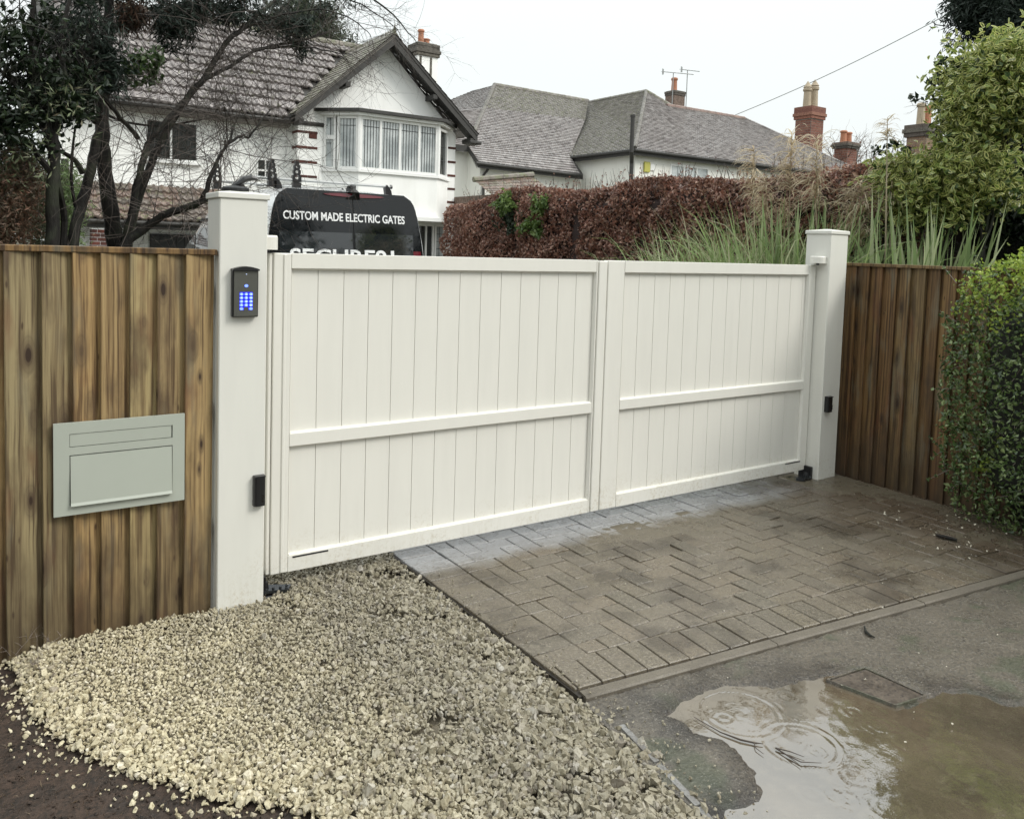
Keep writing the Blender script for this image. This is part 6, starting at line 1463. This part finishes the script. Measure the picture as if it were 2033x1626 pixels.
for _ in range(230):
    y = random.uniform(-1.8, -.78); z = random.uniform(.15, 1.5); p = Vector((5.0, y, z)); d = Vector((-1, random.gauss(.25, .6), random.gauss(.3, .9))).normalized(); L = random.uniform(.05, .17); q_ = p+d*L; b.tube([p, p+d*L*.6, q_], [.003, .002, .001], 3, cap=False)
    for k in range(6): tp.append((p+d*L*random.uniform(.5, 1.05))[:])
tag(b.build('shoots', M['paletwig'], pv), kind='stuff'); leaves('shoot_leaves', np.array(tp), .02, .036, LR, M['privet'], pv)
P = cat(pxblob(1960, 925, 22, 14, -1.08, .05, 45, 7, .018), pxblob(1985, 860, 12, 30, -1.12, .05, 40, 8, .015), pxblob(2000, 620, 30, 60, -1.15, .05, 90, 20, .02)); leaves('pale_sprig', P, .018, .034, LR, M['privetnew'], pv)
# --- ivy litter and fallen leaves under the hedge
n = 1500; x = rng.uniform(4.2, 6.0, n); y = -.78-rng.random(n)**.8*.75-(x-4.9)*.05; ok = (y > kerb_y(x)+.05) & (rng.random(n) < np.clip((x-4.25)/.6+(y+1.3)*.3, .02, 1)); x, y = x[ok], y[ok]; z = .008+rng.random(len(x))*.012
leaves('leaf_litter', np.stack([x, y, z], 1), .012, .034, LN, M['litter'], None).__setitem__('kind', 'stuff')
n = 40; x = rng.uniform(4.3, 5.3, n); y = -.6-rng.random(n)*.75; ok = y > kerb_y(x)+.06; V, F = scatter(np.stack([x[ok], y[ok], np.full(ok.sum(), .012)], 1), rng.uniform(.004, .010, ok.sum()), HV); tag(mesh_np('pale_chips', V, F, M['whitechip']), kind='stuff')
n = 70; x = rng.uniform(2.0, 5.5, n); y = rng.uniform(-2.6, -.2, n); V, F = scatter(np.stack([x, y, np.where(y > kerb_y(x), .004, -.014)], 1), rng.uniform(.002, .006, n), HV); tag(mesh_np('scattered_grit', V, F, M['whitechip']), kind='stuff')
# soil debris
n = 9000; x = rng.uniform(-.8, 1.2, n); y = rng.uniform(-2.4, .02, n); ok = ~inpoly(x, y, GRAV) & (vnoise(x, y, 7, 3, 77) > .42); x, y = x[ok], y[ok]; V, F = scatter(np.stack([x, y, soil_h(x, y)+.001], 1), rng.uniform(.002, .011, len(x))**1.0, HV); tag(mesh_np('soil_crumbs', V, F, M['soil']), kind='stuff')
n = 5200; x = rng.uniform(-.6, 1.0, n); y = rng.uniform(-2.2, -.0, n); ok = ~inpoly(x, y, GRAV) | (polydist(x, y, GRAV) < .02); x, y = x[ok], y[ok]; leaves('soil_debris', np.stack([x, y, soil_h(x, y)+.004], 1), .010, .034, SPR, M['litter'], None)
b = MB()
for _ in range(26): p = onZ(random.uniform(20, 110), random.uniform(1255, 1345), -.01); twig(b, p, (random.gauss(0, .5), random.gauss(0, .3), random.uniform(.2, .9)), random.uniform(.04, .11), .0014, 1)
tag(b.build('dry_weeds', M['paletwig']), kind='stuff')
for px, py, l, w in ((1600, 1505, .17, .0035),): pass
b = MB()
pts = [onZ(x, y, -.024) for x, y in ((1378, 1425), (1430, 1455), (1470, 1470), (1497, 1476), (1515, 1478))]; b.tube([p+Vector((0, 0, .0035)) for p in pts], [.001, .002, .0032, .0028, .001], 4); b.tube([pts[3]+Vector((0, 0, .004)), onZ(1500, 1484, -.02), onZ(1516, 1496, -.02)], [.002, .0015, .0008], 4); tag(b.build('twig', M['twig']), 'thin forked twig floating on the pale side of the puddle', 'twig')
b = MB()
pts = [onZ(x, y, -.02) for x, y in ((1540, 1484), (1560, 1497), (1590, 1512), (1631, 1514))]; b.tube(pts, [.0028, .0022, .0016, .0008], 4); b.tube([pts[0], onZ(1570, 1492, -.02), onZ(1597, 1502, -.02)], [.002, .0015, .0008], 4); b.tube([pts[1], onZ(1575, 1508, -.02), onZ(1590, 1520, -.02)], [.002, .0012, .0006], 4); tag(b.build('twig', M['twig']), 'branched twig floating beside the lower rain ring in the puddle', 'twig')
b = MB(); pts = [onZ(x, y, -.008) for x, y in ((1716, 1243), (1719, 1254), (1727, 1261), (1737, 1265))]; b.tube(pts, [.003, .006, .006, .002], 5); tag(b.build('leaf_stalk', M['core']), 'dark curled leaf stalk lying on the wet drive near the kerb', 'leaf')
b = MB(); pts = [onZ(x, y, .01) for x, y in ((1858, 1062), (1875, 1066), (1900, 1072))]; b.tube(pts, [.008, .012, .009], 6); tag(b.build('stick', M['bark']), 'short dark stick among the litter under the privet hedge', 'stick')
# --- small bare tree far off between the chimneys
t = empty('bare_tree', (46, 33, 0), 'small faint bare tree between the distant chimneys', 'tree'); c = onY(1690, 300, 33); t.location = (c.x, 33, 0); ORG[t.name] = Vector(t.location)
b = MB()
b.tube([(c.x, 33, 0), (c.x, 33, c.z-2)], [.2, .12], 6)
for _ in range(26): twig(b, (c.x+random.gauss(0, .8), 33+random.gauss(0, .6), c.z-2+random.random()), (random.gauss(0, .8), random.gauss(0, .3), 1), random.uniform(1.6, 3.2), .035, 2, 0, 3, .7)
b.build('branches', M['paletwig'], t)

# --- dark garden trees across the lane, seen only in the van's paint and the window panes
for x, y, h, r, lab in ((-7.0, -15, 10.5, 3.4, 'tall dark tree across the lane, mirrored at the left of the van doors'), (-1.6, -19, 6.0, 1.6, 'narrow dark tree across the lane'), (9.0, -17, 10.0, 3.6, 'broad dark tree across the lane, mirrored at the right of the van doors')):
    t = empty('lane_tree', (x, y, 0), lab, 'tree', 'trees across the lane'); b = MB(); b.tube([(x, y, 0), (x, y, h*.4), (x+.2, y, h*.9)], [.3, .22, .06], 8); b.build('trunk', M['bark'], t)
    P = clumped((x, y, h*.58), (r, r, h*.42), 4200, 90, .42); leaves('foliage', P, .22, .45, LV, M['darkleaf'], t)
# unseen evergreens added past the left edge of the view to shade the pier
t = empty('evergreen_tree', (-3.2, 2.2, 0), 'dense evergreen continuing the planting past the left end of the fence', 'tree'); b = MB(); b.tube([(-3.2, 2.2, 0), (-3.1, 2.2, 3.6)], [.16, .08], 8); b.build('trunk', M['bark'], t)
P = clumped((-2.9, 2.0, 2.6), (1.6, 1.2, 2.6), 9000, 140, .16); P = P[P[:, 2] > .1]; leaves('foliage', P, .07, .14, LV, M['darkleaf'], t)

t = empty('evergreen_tree', (-2.6, -.6, 0), 'bushy evergreen by the lane beyond the left edge of the view', 'tree'); b = MB(); b.tube([(-2.6, -.6, 0), (-2.6, -.6, 2.6)], [.12, .06], 7); b.build('trunk', M['bark'], t)  # out of view, added so the pier's left face turns darker
P = clumped((-2.6, -.5, 2.0), (.9, 1.1, 2.0), 9000, 140, .13); P = P[P[:, 2] > .1]; leaves('foliage', P, .06, .12, LV, M['darkleaf'], t)
